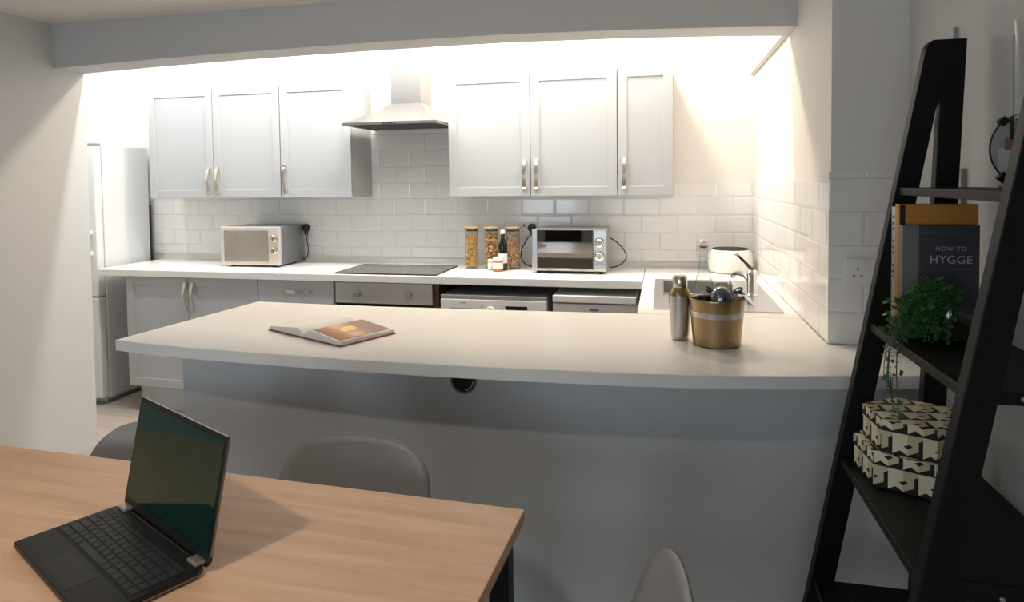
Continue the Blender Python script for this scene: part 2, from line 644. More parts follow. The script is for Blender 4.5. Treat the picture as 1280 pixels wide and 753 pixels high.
# tiled splashbacks
tb = MB().box(KX0, XR, YB - .008, YB, .95, 1.415).box(-1.88, -1.24, YB - .008, YB, 1.415, 1.80)
structure(tb.build('wall_back_tiles', tile_back))
structure(MB().box(XR - .008, XR, YP, YB - .008, .912, 1.425).build('wall_right_tiles', tile_side))
structure(MB().box(XR - .008, XD, YP - .008, YP, .912, 1.459).build('wall_pillar_tiles', tile_back))
structure(MB().box(XR - .028, XR, 3.02, YB, 2.042, 2.064, .004).build('trim_1', mat('trunking_white', (206, 202, 198), .5)))
structure(MB().box(XD - .012, XD, 1.862, 1.892, .95, 1.462, .002).build('trim_2', mat('wall_trunking', (176, 178, 180), .5)))
structure(MB().tube([(XD - .006, 1.925, .95), (XD - .006, 1.925, 1.825)], .0045, 8).build('trim_3', mat('wall_conduit', (170, 184, 190), .5)))

# half wall under the breakfast bar
hw = MB().box(-1.765, XD, 2.12, 2.22, 0, .872).box(-1.765, -1.665, 2.22, 2.60, 0, .872)
structure(hw.build('wall_bar', paint_bar))
hole = thing('cable_grommet', 'round dark cable hole with pale rim in the grey bar front', 'cable grommet', (-.661, 2.12, .768))
Rx = Matrix.Rotation(PI / 2, 4, 'X')
MB().lathe([(.041, .0), (.046, .001), (.0465, .003), (.043, .005), (.040, .004), (.0395, .0)], 40, M=Rx).build('rim', mat('grommet_rim', (132, 118, 104), .4), hole)
MB().lathe([(.0, .0008), (.0398, .0008), (.0398, .0014), (0, .0014)], 40, M=Rx).build('recess', mat('grommet_dark', (26, 21, 18), .7), hole)
MB().tube([(.034 * math.cos(a), -.003, .034 * math.sin(a)) for a in [math.radians(-80 + 6 * k) for k in range(14)]], .0022, 6).build('inner_ring', mat('grommet_ring', (205, 190, 176), .4), hole)

# ------------------------------------------------------------------ worktops
bar_poly = [(-1.844, 1.892), (-1.70, 1.868), (-1.531, 1.846), (-1.226, 1.826), (-.94, 1.811), (-.658, 1.806), (-.375, 1.810), (-.105, 1.819),
            (.12, 1.838), (.358, 1.876), (.513, 1.91), (XD, 1.955), (XD, YP - .008), (XR - .008, YP - .008), (XR - .008, 2.645), (-.10, 2.641), (-.54, 2.627), (-1.2, 2.612), (-1.788, 2.632)]
tag(MB().prism(bar_poly, .872, .91, .0025).build('breakfast_bar_top', worktop_mat),
    'long white breakfast bar top with an open book lying on it', 'worktop')
tag(MB().box(-3.517, -2.2225, 3.485, 4.06, .868, .91, .003).build('worktop', worktop_mat), 'white worktop length under the left microwave beside the fridge', 'worktop')
tag(MB().box(-2.2205, -.104, 3.485, 4.06, .868, .91, .003).build('worktop', worktop_mat), 'white worktop length holding the black hob and pasta jars', 'worktop')
SX0, SX1, SY0, SY1 = -.04, .462, 2.735, 3.545
sw = MB()
# run along the right wall with an opening for the bowl
BX0, BX1, BY0, BY1 = .00, .32, 3.12, 3.48
sw.box(-.10, BX0, 2.645, 4.05, .868, .91).box(BX1, XR - .008, 2.645, 4.05, .868, .91)
sw.box(BX0, BX1, 2.645, BY0, .868, .91).box(BX0, BX1, BY1, 4.05, .868, .91)
sw_o = tag(sw.build('worktop', worktop_mat), 'white worktop run under the steel sink along the right wall', 'worktop')
jt = MB().box(-.1035, -.1005, 3.49, 4.05, .905, .9125)
jt.build('joint_strip', steel, sw_o)['label'] = 'thin steel joint strip'

# ------------------------------------------------------------------ door / handle kit
def bow_handle(L=.172, w=.011):
    """polished bow handle pinched in the middle, standing vertical, front = -Y"""
    b = MB()
    h = L / 2
    b.box(-w, w, -.012, 0, h - .018, h, .0015)
    b.box(-w, w, -.012, 0, -h, -h + .018, .0015)
    secs = []
    for k in range(13):
        t = -1 + 2 * k / 12
        z = t * (h - .014)
        y = -.011 - .020 * (1 - abs(t)) ** .8
        ww = w * (.95 - .42 * math.exp(-(t / .16) ** 2))
        secs.append(((0, y, z), (ww, 0, 0), (0, .0022, 0)))
    b.strip(secs)
    return b

def shaker_door(w, h, t=.02, rail=.052, rec=.006):
    """x 0..w, front face at y = 0, back at y = t"""
    b = MB()
    b.box(.0, rail, 0, t, 0, h, .0012).box(w - rail, w, 0, t, 0, h, .0012)
    b.box(rail, w - rail, 0, t, 0, rail, .0012).box(rail, w - rail, 0, t, h - rail, h, .0012)
    b.box(rail - .002, w - rail + .002, rec, t - .003, rail - .002, h - rail + .002)
    return b

handle_src = None
def add_handle(parent, x, z, horizontal=False):
    global handle_src
    if handle_src is None:
        h = bow_handle().build('handle', nickel, parent)
        handle_src = h
    else:
        h = handle_src.copy()
        COL.objects.link(h)
        h.parent = parent
    h.location = (x, 0, z)
    h.rotation_euler = (0, PI / 2 if horizontal else 0, 0)
    return h

def cabinet(name, label, cat, x0, x1, yf, yb, z0, z1, doors, side='handles', zh=None, group=None):
    """doors = list of (xa, xb, handle_x); cabinet base at the back-bottom-left of its front"""
    t = thing(name, label, cat, (x0, yf, z0), 0, group)
    H = z1 - z0
    c = MB()
    W = x1 - x0
    c.box(0, .018, .0215, yb - yf, 0, H).box(W - .018, W, .0215, yb - yf, 0, H)
    c.box(.018, W - .018, .0215, yb - yf, 0, .018).box(.018, W - .018, .0215, yb - yf, H - .018, H)
    c.box(.018, W - .018, yb - yf - .01, yb - yf, .018, H - .018)
    c.build('carcass', cab_in, t)
    for xa, xb, hx in doors:
        d = shaker_door(xb - xa - .004, H - .004).build('door', cab_mat, t, (xa - x0 + .002, 0, .002))
        add_handle(d, hx - xa - .002, zh - z0 - .002)
    return t

YU, UB = 3.758, YB - .008
ZU0, ZU1 = 1.35, 2.07
cabinet('wall_cabinet', 'pale grey double-door wall cabinet above the left microwave', 'wall cabinet', -3.342, -2.366, YU, UB, ZU0, ZU1,
        [(-3.342, -2.852, -2.888), (-2.852, -2.366, -2.822)], zh=1.467, group='wall cabinets left of the hood')
cabinet('wall_cabinet', 'pale grey single-door wall cabinet directly left of the cooker hood', 'wall cabinet', -2.364, -1.877, YU, UB, ZU0, ZU1,
        [(-2.364, -1.877, -2.335)], zh=1.474, group='wall cabinets left of the hood')
cabinet('wall_cabinet', 'pale grey double-door wall cabinet directly right of the cooker hood', 'wall cabinet', -1.246, -.249, YU, UB, ZU0, ZU1,
        [(-1.246, -.748, -.785), (-.748, -.249, -.712)], zh=1.476, group='wall cabinets right of the hood')
cabinet('wall_cabinet', 'narrow pale grey wall cabinet at the right end with one slim door', 'wall cabinet', -.247, .059, YU, UB, ZU0, ZU1,
        [(-.247, .059, -.212)], zh=1.476, group='wall cabinets right of the hood')

YF = 3.505
cabinet('base_cabinet', 'pale grey double-door base cabinet next to the white fridge', 'base cabinet', -3.32, -2.38, YF, 4.05, .165, .866,
        [(-3.32, -2.866, -2.882), (-2.866, -2.38, -2.83)], zh=.752, group='base units along the back wall')
t = thing('drawer_unit', 'pale grey drawer base unit between double cabinet and oven', 'base cabinet', (-2.378, YF, .165), 0, 'base units along the back wall')
c = MB()
c.box(0, .018, .0215, .54, 0, .701).box(.48, .498, .0215, .54, 0, .701).box(.018, .48, .0215, .54, 0, .018).box(.018, .48, .53, .54, .018, .701)
c.build('carcass', cab_in, t)
for z0, z1 in ((.565, .699), (.285, .561), (.004, .281)):
    d = MB().box(0, .494, 0, .02, 0, z1 - z0, .0015).build('drawer', cab_mat, t, (.002, 0, z0))
    add_handle(d, .268, (z1 - z0) / 2 + (.003 if z0 > .5 else 0), True)
tag(MB().box(-3.275, -1.262, 3.555, 3.573, .0, .163, .001).build('plinth', cab_mat), 'pale grey plinth board below the left base units at floor level', 'plinth')

# oven below the hob
t = thing('built_in_oven', 'built-in steel oven with two knobs below the hob', 'oven', (-1.874, YF, .14))
MB().box(.004, .606, .03, .54, .03, .70).build('body', mat('oven_body', (60, 60, 62), .5), t)
ob = MB().box(.006, .604, .001, .03, .602, .722, .002)
fas = ob.build('fascia', mat('oven_fascia_steel', (196, 195, 193), .45, .65, var=.04, scale=10, stretch=(1, 30, 30)), t)
for kx, kz in ((.144, .657), (.462, .657)):
    k = MB().lathe([(.0205, 0), (.021, .004), (.0195, .022), (.018, .024), (0, .024)], 28, M=Rx)
    k.box(-.0025, .0025, -.028, -.022, -.018, .018, .001)
    k.build('knob', steel, fas, (kx, .001, kz))
dr = MB().box(.006, .604, .002, .028, .0, .588, .002).build('door', black_gloss, t)
MB().tube([(.06, -.04, .545), (.55, -.04, .545)], .009, 12).box(.08, .095, -.04, .004, .538, .552).box(.515, .53, -.04, .004, .538, .552).build('handle', steel, dr)
tag(MB().box(-1.2595, -1.230, YF - .001, 4.05, 0, .866, .001).build('end_panel', dark_panel), 'dark brown end panel between the oven and washing machine', 'end panel')

# washing machine
t = thing('washing_machine', 'white washing machine with dial and dark display under the worktop', 'washing machine', (-1.212, 3.478, 0))
MB().box(0, .60, .012, .50, .02, .79, .004).build('body', white_plastic, t)
MB().box(-.001, .601, .004, .50, .79, .81, .003).build('lid', grey_plastic, t)
fa = MB().box(0, .60, 0, .02, .665, .788, .003).build('control_panel', white_plastic, t)
MB().box(.055, .185, -.004, .002, .69, .742, .002).build('detergent_drawer', grey_plastic, fa)
MB().box(.115, .150, -.0012, .001, .767, .772).build('badge', grey_plastic, fa)
MB().lathe([(.034, 0), (.034, .004), (.028, .006), (.026, .018), (.022, .02), (0, .02)], 32, M=Rx).build('dial', mat('wm_dial', (214, 214, 214), .25, .3), fa, (.29, 0, .725))
MB().box(.372, .494, -.002, .002, .704, .757, .001).build('display', black_gloss, fa)
MB().lathe([(.0055, 0), (.005, .003), (0, .003)], 12, M=Rx).build('indicator', mat('wm_led', (214, 150, 120), .4), fa, (.238, 0, .756))
dd = MB().lathe([(.18, 0), (.185, .01), (.16, .025), (.12, .03), (0, .012)], 40, M=Rx).build('door', mat('wm_door', (90, 92, 95), .15), t, (.30, .012, .39))
# dishwasher
t = thing('dishwasher', 'slim white dishwasher with a thick lid right of washing machine', 'dishwasher', (-.577, 3.478, 0))
MB().box(0, .45, .012, .50, .02, .782, .003).build('body', mat('dw_white', (226, 227, 228), .35), t)
MB().box(-.001, .441, -.004, .50, .788, .826, .004).build('lid', white_plastic, t)
fa = MB().box(0, .45, 0, .02, .67, .782, .003).build('control_panel', mat('dw_panel', (204, 206, 208), .35), t)
MB().box(.195, .245, -.0012, .001, .748, .757).build('badge', mat('dw_badge', (96, 98, 100), .4), fa)
MB().box(.155, .29, -.003, .002, .69, .722, .002).build('handle_recess', grey_plastic, fa)
for bx in (.03, .045, .075, .09, .32, .36, .38, .42):
    MB().lathe([(.006, 0), (.0055, .003), (0, .003)], 12, M=Rx).build('button', grey_plastic, fa, (bx, 0, .708))
MB().box(0, .45, .002, .02, .03, .665, .003).build('door', mat('dw_door', (226, 227, 228), .35), t)
# fridge
t = thing('fridge_freezer', 'tall white fridge freezer left of the worktop', 'fridge', (-3.569, 3.545, 0))
MB().box(-.56, 0, .062, .455, .035, 1.707, .006).box(-.5, -.05, .09, .43, .0, .035).build('body', fridge_white, t)
MB().box(-.45, -.008, .455, .482, .12, 1.30, .002).build('rear_grille', black_plastic, t)
MB().box(-.56, 0, 0, .056, .72, 1.70, .008).build('door', fridge_white, t)
MB().box(-.56, 0, 0, .056, .05, .712, .008).build('door', fridge_white, t)
MB().box(-.055, -.005, .005, .06, 1.70, 1.716, .003).build('hinge_cap', grey_plastic, t)
hd = MB()
hd.box(-.052, -.030, -.052, -.034, .985, 1.155, .005).box(-.050, -.032, -.05, .002, 1.125, 1.15, .003).box(-.050, -.032, -.05, .002, .99, 1.015, .003)
hd.build('handle', white_plastic, t)

# ------------------------------------------------------------------ cooker hood
t = thing('cooker_hood', 'stainless steel chimney cooker hood between the wall cabinets', 'cooker hood', (-1.551, YB - .008, 1.78))
W2, D = .293, .47
can = MB()
a = [(-W2, -D), (W2, -D), (W2, 0), (-W2, 0)]
bq = [(-.105, -.205), (.105, -.205), (.105, 0), (-.105, 0)]
rings = []
for k in range(9):
    f = k / 8
    e = f + .10 * math.sin(PI * f)      # slightly concave flare
    rings.append([(p[0] + (q[0] - p[0]) * e, p[1] + (q[1] - p[1]) * e, .016 + .132 * f) for p, q in zip(a, bq)])
can.loft(rings, smooth=False)
can.build('canopy', steel_h, t)
rim = MB().box(-W2, W2, -D, -D + .012, 0, .016, .001).box(-W2, -W2 + .012, -D + .012, 0, 0, .016).box(W2 - .012, W2, -D + .012, 0, 0, .016)
rim = rim.build('rim', steel_h, t)
for k in range(5):
    MB().box(-.035 + k * .0165, -.025 + k * .0165, -D - .003, -D + .001, .003, .012, .0008).build('button', mat('hood_button', (70, 68, 66), .3, .5) if k == 0 else bpy.data.materials['hood_button'], rim)
fl = MB().box(-W2 + .012, W2 - .012, -D + .012, 0, .004, .012)
for k in range(24):
    x = -W2 + .03 + k * (2 * W2 - .06) / 23
    fl.box(x - .004, x + .004, -D + .05, -.04, .001, .004)
fl.build('grease_filter', mat('hood_filter', (122, 120, 118), .4, .8, var=.1, scale=30), t)
MB().box(-.0975, .0975, -.198, 0, .146, 1.0, .002).build('chimney', steel_h, t)

# hob
t = thing('ceramic_hob', 'black glass ceramic hob set flush in the worktop', 'hob', (-1.56, 3.706, .91))
MB().box(-.31, .31, -.195, .195, .001, .007, .002).build('glass_plate', hob_glass, t)
MB().box(-.314, .314, -.199, -.194, .0, .008, .001).box(.309, .314, -.194, .199, 0, .008, .001).box(-.314, -.309, -.194, .199, 0, .008, .001).box(-.309, .309, .194, .199, 0, .008, .001).build('frame', black_plastic, t)
for cx_, cy_, r in ((-.15, -.09, .085), (.15, -.09, .07), (-.15, .1, .07), (.15, .1, .085)):
    MB().lathe([(r, 0), (r, .0006), (r - .004, .0006), (r - .004, 0)], 40).build('cooking_zone', grey_plastic, t, (cx_, cy_, .007))

# ------------------------------------------------------------------ sockets
def socket(label, loc, n=2, rz=0, w=None, red=False):
    t = thing('wall_socket', label, 'socket', loc, rz)
    w = w or (.147 if n == 2 else .086)
    MB().box(-w / 2, w / 2, -.009, 0, -.043, .043, .003).build('plate', socket_white, t)
    for k in range(n):
        ox = (-.035 + .07 * k) if n == 2 else .0
        s = MB().box(ox - .002, ox + .002, -.0098, -.006, .005, .014)
        s.box(ox - .014, ox - .008, -.0098, -.006, -.014, -.010).box(ox + .008, ox + .014, -.0098, -.006, -.014, -.010)
        s.build('pin_holes', slot_dark, t)
        MB().box(ox + .016, ox + .026, -.013, -.008, .017, .034, .0015).build('switch', red_plastic if red else socket_white, t)
    return t
socket('white double wall socket right of the left microwave', (-2.318, YB - .008, 1.143))
socket('white double socket with red switches behind pasta jars and toaster oven', (-.835, YB - .008, 1.135), red=True)
socket('white double wall socket on the tiled pillar face beside the ladder shelf', (.632, YP - .008, 1.143))

# ------------------------------------------------------------------ microwave (left)
def smooth_path(pts, n=6):
    P = [Vector(p) for p in pts]
    P = [P[0]] + P + [P[-1]]
    out = []
    for i in range(1, len(P) - 2):
        for k in range(n):
            s = k / n
            a, b, c, d = P[i - 1], P[i], P[i + 1], P[i + 2]
            out.append(.5 * ((2 * b) + (-a + c) * s + (2 * a - 5 * b + 4 * c - d) * s * s + (-a + 3 * b - 3 * c + d) * s ** 3))
    out.append(P[-2])
    return out

def mains_plug(parent, loc):
    p = MB().lathe([(.024, 0), (.026, .006), (.025, .02), (.02, .03), (0, .032)], 20, M=Rx)
    p.tube([(0, -.018, -.015), (0, -.018, -.05)], [.011, .006], 10)
    return p.build('plug', black_plastic, parent, loc)

t = thing('microwave', 'silver microwave with beige mirrored door on the left worktop', 'microwave', (-2.562, 3.712, .91), math.radians(1.2))
MB().box(-.202, .196, .018, .295, .012, .258, .006).build('body', mw_side, t)
fr = MB().box(-.212, .206, -.004, .02, .012, .258, .006).build('front_panel', mw_front, t)
dd = MB().box(-.186, .128, -.008, -.003, .034, .236, .002).build('door', mw_mirror, t)
MB().box(-.170, .124, -.0095, -.007, .038, .0415).build('trim_line', nickel, dd)
for kz in (.185, .108):
    k = MB().lathe([(.0225, 0), (.0225, .004), (.019, .006), (.018, .02), (.016, .022), (0, .022)], 28, M=Rx)
    k.box(-.003, .003, -.03, -.02, -.017, .017, .001)
    k.build('knob', nickel, fr, (.170, -.004, kz))
for fx, fy in ((-.15, .03), (.15, .03), (-.15, .26), (.15, .26)):
    MB().lathe([(.012, 0), (.013, .013)], 14).build('foot', black_plastic, t, (fx, fy, 0))
cord = [(.232, .315, .225), (.236, .29, .19), (.24, .275, .15), (.241, .285, .10), (.23, .30, .05), (.205, .312, .022), (.19, .29, .02)]
MB().tube(smooth_path(cord), .0035, 8).build('power_cord', black_plastic, t)
mains_plug(t, (.213, .325, .232))

# toaster oven (right)
t = thing('toaster_oven', 'silver toaster oven with mirrored door beside the pasta jars', 'toaster oven', (-.52, 3.70, .91))
MB().box(-.212, .212, .012, .27, .014, .252, .008).build('body', silver_paint, t)
fr = MB().box(-.214, .214, 0, .016, .014, .252, .006).build('front_panel', silver_paint, t)
dd = MB().box(-.182, .138, -.010, .0, .030, .250, .002).build('door', oven_mirror, t)
hb = MB().tube([(-.12, -.028, .026), (.08, -.028, .026)], .005, 10).box(-.115, -.105, -.028, -.008, .022, .031).box(.065, .075, -.028, -.008, .022, .031)
hb.build('door_handle', silver_paint, dd)
cp = MB().box(.142, .212, -.006, .002, .018, .248, .003).build('control_panel', mat('to_panel', (196, 197, 199), .25, .85), t)
for kz in (.180, .105):
    k = MB().lathe([(.027, 0), (.027, .003), (.021, .005), (.019, .02), (.016, .023), (0, .023)], 28, M=Rx)
    k.box(-.003, .003, -.03, -.02, -.018, .018, .001)
    k.build('knob', chrome, cp, (.174, -.006, kz))
MB().box(.150, .206, -.008, -.004, .030, .062, .002).build('lower_plate', silver_paint, cp)
for fx, fy in ((-.18, .03), (.18, .03), (-.18, .24), (.18, .24)):
    MB().lathe([(.012, 0), (.013, .015)], 14).build('foot', black_plastic, t, (fx, fy, 0))
MB().tube(smooth_path([(.213, .21, .012), (.255, .22, .02), (.295, .235, .045), (.308, .25, .075), (.29, .25, .12), (.245, .25, .165), (.206, .25, .188)]), .0036, 8).build('power_cord', black_plastic, t)
MB().tube(smooth_path([(-.29, .31, .19), (-.312, .29, .15), (-.327, .26, .11), (-.33, .25, .06), (-.305, .25, .02), (-.26, .25, .006), (-.21, .25, .02)]), .0036, 8).build('power_cord', black_plastic, t)
mains_plug(t, (-.277, .336, .237))

# ------------------------------------------------------------------ storage jars with pasta
def pasta_mesh(kind, cols):
    b = MB()
    rnd = random.Random(kind)
    n = 210
    for i in range(n):
        a, rr = rnd.uniform(0, 2 * PI), .030 * math.sqrt(rnd.random())
        if rnd.random() < .65:
            rr = rnd.uniform(.026, .0315)
        z = .012 + .196 * (i + rnd.random()) / n
        M = Matrix.Translation((rr * math.cos(a), rr * math.sin(a), z)) @ Euler((rnd.uniform(0, PI), rnd.uniform(0, PI), rnd.uniform(0, PI))).to_matrix().to_4x4()
        mi = rnd.choice(cols)
        if kind == 1:       # curls
            pts = [(.0055 * math.cos(q * 1.3), .0055 * math.sin(q * 1.3), -.010 + .0034 * q) for q in range(7)]
            b.tube(pts, .0026, 5, mi, M)
        elif kind == 2:     # twists
            secs = []
            for q in range(7):
                w = q * .9
                secs.append(((0, 0, -.014 + .0046 * q), (.0052 * math.cos(w), .0052 * math.sin(w), 0), (-.0014 * math.sin(w), .0014 * math.cos(w), 0)))
            b.strip(secs, mi, M)
        else:               # shells
            pts = [(.008 * math.cos(q * .5), .008 * math.sin(q * .5), .0) for q in range(6)]
            b.tube(pts, [.002, .0042, .005, .005, .0042, .002], 6, mi, M)
    return b
P_Y = mat('pasta_yellow', (240, 196, 116), .55, var=.12, scale=60)
P_O = mat('pasta_orange', (232, 168, 90), .55, var=.12, scale=60)
P_G = mat('pasta_green', (160, 152, 84), .55, var=.12, scale=60)
P_R = mat('pasta_red', (216, 130, 80), .55, var=.12, scale=60)
P_B = mat('pasta_tan', (228, 178, 122), .55, var=.12, scale=60)
P_D = mat('pasta_brown', (196, 140, 88), .55, var=.12, scale=60)
pmats = [P_Y, P_O, P_G, P_R, P_B, P_D]
jar_specs = [(-1.139, 3.858, 1, [0, 0, 0, 1], 'leftmost glass jar of yellow pasta curls with a wooden lid', 'yellow pasta curls filling the leftmost glass jar'),
             (-1.013, 3.861, 2, [0, 0, 1, 2, 3], 'middle glass jar of mixed-colour pasta behind the small bottles', 'tricolour pasta twists filling the middle glass jar'),
             (-.880, 3.862, 3, [4, 4, 4, 5], 'glass jar of tan pasta nearest the toaster oven', 'tan pasta shells filling the jar nearest the toaster oven')]
for x, y, kind, cols, lab, lab2 in jar_specs:
    t = thing('storage_jar', lab, 'jar', (x, y, .911), 0, 'pasta storage jars')
    R = .040
    MB().lathe([(0, 0), (R - .004, 0), (R, .004), (R, .238), (R - .0025, .238), (R - .0025, .006), (0, .006)], 36).build('glass_body', glass, t)
    lid = MB().lathe([(0, .240), (R + .006, .240), (R + .007, .244), (R + .007, .252), (R + .004, .256), (0, .256)], 36).build('lid', bamboo, t)
    MB().lathe([(0, .228), (R - .004, .228), (R - .003, .240), (0, .240)], 32).build('seal', seal, lid)
    tag(pasta_mesh(kind, cols).build('pasta', pmats, None, (x, y, .911)), lab2, 'pasta', None, 'stuff')

# small bottles
t = thing('sauce_bottle', 'slim dark sauce bottle with a white cap before the jars', 'bottle', (-.926, 3.79, .911))
MB().lathe([(0, 0), (.024, 0), (.026, .003), (.026, .145), (.024, .158), (.014, .178), (.0115, .19), (.0115, .218), (0, .218)], 28).build('body', mat('dark_bottle_glass', (24, 22, 22), .12), t)
MB().lathe([(.0263, .045), (.0266, .046), (.0266, .100), (.0263, .101)], 28).build('label', paper, t)
MB().lathe([(0, .216), (.0135, .216), (.0145, .220), (.0145, .234), (.012, .240), (0, .241)], 22).build('cap', white_plastic, t)
t = thing('spice_pot', 'small white-labelled pot left of the amber jar', 'jar', (-1.000, 3.785, .911))
MB().lathe([(0, 0), (.0165, 0), (.018, .003), (.018, .05), (.0165, .053), (0, .053)], 24).build('body', mat('pot_glass', (176, 186, 180), .2), t)
MB().lathe([(.0183, .006), (.0186, .007), (.0186, .044), (.0183, .045)], 24).build('label', paper, t)
MB().lathe([(0, .052), (.0175, .052), (.0175, .063), (.016, .065), (0, .065)], 24).build('lid', white_plastic, t)
t = thing('honey_jar', 'small amber jar with white label and white lid', 'jar', (-.946, 3.742, .911))
MB().lathe([(0, 0), (.028, 0), (.0305, .004), (.0305, .058), (.027, .066), (0, .066)], 28).build('body', mat('amber_honey', (176, 112, 52), .12, var=.1), t)
MB().lathe([(.0308, .017), (.0311, .018), (.0311, .052), (.0308, .053)], 28).build('label', paper, t)
MB().lathe([(0, .065), (.0285, .065), (.0295, .068), (.0295, .080), (.027, .083), (0, .083)], 28).build('lid', white_plastic, t)

# ------------------------------------------------------------------ sink, tap, pot, bottle
t = thing('kitchen_sink', 'inset stainless steel sink with drainer beside the right wall', 'sink', (0, 0, .91))
s = MB()
zt = .006
s.box(SX0, BX0, SY0, SY1, 0, zt).box(BX1, SX1, SY0, SY1, 0, zt).box(BX0, BX1, BY1, SY1, 0, zt)
s.box(BX0, BX1, SY0, SY0 + .035, 0, zt).box(BX0, BX1, BY0 - .03, BY0, 0, zt)
s.box(BX0, BX1, SY0 + .035, BY0 - .03, 0, .002)
for k in range(9):
    x = BX0 + .025 + k * .034
    s.box(x - .006, x + .006, SY0 + .05, BY0 - .045, .002, .005, .001)
s.build('drainer', sink_steel, t)
bw = MB()
d = -.16
bw.box(BX0 + .001, BX0 + .003, BY0 + .001, BY1 - .001, d, zt).box(BX1 - .003, BX1 - .001, BY0 + .001, BY1 - .001, d, zt)
bw.box(BX0 + .003, BX1 - .003, BY0 + .001, BY0 + .003, d, zt).box(BX0 + .003, BX1 - .003, BY1 - .003, BY1 - .001, d, zt)
bw.box(BX0 + .001, BX1 - .001, BY0 + .001, BY1 - .001, d - .002, d)
bw.lathe([(0, 0), (.03, 0), (.032, .003), (.02, .004), (0, .002)], 24, ((BX0 + BX1) / 2, (BY0 + BY1) / 2, d))
bw.build('bowl', sink_steel, t)
t = thing('mixer_tap', 'chrome mixer tap with a raised lever behind the brass bucket', 'tap', (.388, 3.09, .916))
tp = MB().lathe([(0, 0), (.027, 0), (.027, .006), (.022, .012), (.0215, .085), (.024, .09), (.024, .108), (.016, .118), (0, .119)], 28)
tp.build('body', chrome, t)
MB().tube(smooth_path([(-.003, .012, .055), (-.02, .06, .080), (-.045, .12, .085), (-.062, .165, .072), (-.064, .172, .056)]), [.0125] * 12 + [.011] * 13, 14).build('spout', chrome, t)
MB().strip([((.004, 0, .112), (0, .009, 0), (.006, 0, .006)), ((-.03, .0, .150), (0, .008, 0), (.005, 0, .004)), ((-.062, 0, .182), (0, .0075, 0), (.004, 0, .0035))]).sphere(.011, (-.066, 0, .187)).build('lever', chrome, t)

t = thing('white_pot', 'round white enamel pot with dark open mouth in the corner', 'pot', (.372, 3.905, .911))
MB().lathe([(0, 0), (.106, 0), (.118, .010), (.124, .045), (.122, .085), (.112, .117), (.099, .130), (.096, .130), (.108, .115), (.118, .084), (.119, .045), (.113, .012), (0, .006)], 48).build('body', mat('white_enamel', (236, 232, 224), .25), t)
MB().lathe([(0, .118), (.103, .118), (.103, .122), (0, .122)], 40).build('mouth_disc', mat('pot_mouth_dark', (34, 24, 22), .5), t)  # flat dark disc closing the mouth just below the rim
MB().lathe([(.096, .1295), (.0965, .133), (.0995, .133), (.100, .1295)], 40).build('rim', mat('pot_rim', (52, 44, 42), .3), t)

t = thing('swing_top_bottle', 'clear glass swing-top bottle standing behind the steel shaker', 'bottle', (.163, 2.80, .918))
R = .045
prof = [(0, 0), (R - .004, 0), (R, .006), (R, .03), (R - .001, .05), (.036, .095), (.026, .135), (.0195, .165), (.0175, .195), (.0172, .235), (.0195, .238), (.0195, .250), (.016, .252)]
inner = [(r - .0028, z) for r, z in reversed(prof[1:])]
inner[-1] = (R - .008, .007)
MB().lathe(prof + inner + [(0, .007)], 32).build('glass_body', glass, t)
st = MB().lathe([(0, .248), (.014, .248), (.017, .254), (.017, .266), (.011, .274), (0, .276)], 24).build('stopper', mat('ceramic_stopper', (226, 222, 216), .3), t)
MB().lathe([(.0125, .240), (.0155, .243), (.0155, .248), (.0125, .250)], 20).build('rubber_seal', mat('stopper_seal', (168, 70, 62), .5), st)
wr = MB()
for sx in (-1, 1):
    wr.tube(smooth_path([(sx * .012, 0, .266), (sx * .022, 0, .262), (sx * .027, 0, .235), (sx * .026, 0, .205), (sx * .019, 0, .196)]), .0012, 6)
wr.tube([(.0202 * math.cos(a), .0202 * math.sin(a), .205) for a in [2 * PI * k / 24 for k in range(25)]], .0012, 6)
wr.build('wire_bail', steel, t)

# ------------------------------------------------------------------ shaker, bucket and bar tools
t = thing('cocktail_shaker', 'brushed steel cocktail shaker with a brass shoulder beside bucket', 'cocktail shaker', (.055, 2.245, .911))
MB().lathe([(0, 0), (.0265, 0), (.0285, .003), (.030, .02), (.0365, .143), (.0365, .146), (0, .146)], 40).build('body', steel, t)
MB().lathe([(0, .146), (.0368, .146), (.0368, .149), (.030, .163), (.0245, .170), (.0235, .174), (0, .174)], 40).build('shoulder', brass, t)
MB().lathe([(0, .174), (.0235, .174), (.0245, .177), (.0245, .205), (.021, .2115), (0, .213)], 36).build('cap', nickel, t)

bc = (.168, 2.195, .911)
t = thing('ice_bucket', 'brass ice bucket with a silver band holding bar tools', 'bucket', bc)
RB, RT, HB = .074, .086, .147
def rb(z):
    return RB + (RT - RB) * z / HB
MB().lathe([(0, 0), (RB - .004, 0), (RB, .004), (rb(.095), .095), (rb(.112), .112), (RT, HB), (RT - .003, HB + .001), (RT - .004, HB - .004), (RB - .004, .006), (0, .006)], 56).build('body', brass, t)
MB().lathe([(rb(.093) + .0002, .093), (rb(.093) + .001, .0935), (rb(.111) + .001, .1105), (rb(.111) + .0002, .111)], 56).build('band', steel, t)
MB().lathe([(RT - .003, HB - .002), (RT + .002, HB), (RT + .0015, HB + .003), (RT - .002, HB + .003)], 56).build('rim', brass, t)
dk = mat('dark_steel_tool', (92, 96, 100), .25, 1)
rub = mat('black_rubber', (30, 30, 31), .45)
def tool(name, label, cat):
    return thing(name, label, cat, bc, 0, 'bar tools in the brass bucket')
def rod(p, q, r, material, parent, name='handle'):
    return MB().tube([p, q], r, 10).build(name, material, parent)
t = tool('ice_scoop', 'big round grey metal ladle bowl at the bucket centre', 'ladle')
MB().lathe([(.0, .0385), (.012, .037), (.022, .031), (.031, .020), (.0355, .007), (.036, -.012), (.0345, -.012), (.034, .006), (.0295, .019), (.0205, .0295), (0, .037)], 36, (.012, -.018, .150)).build('bowl', mat('grey_ladle', (120, 126, 130), .22, .9), t)
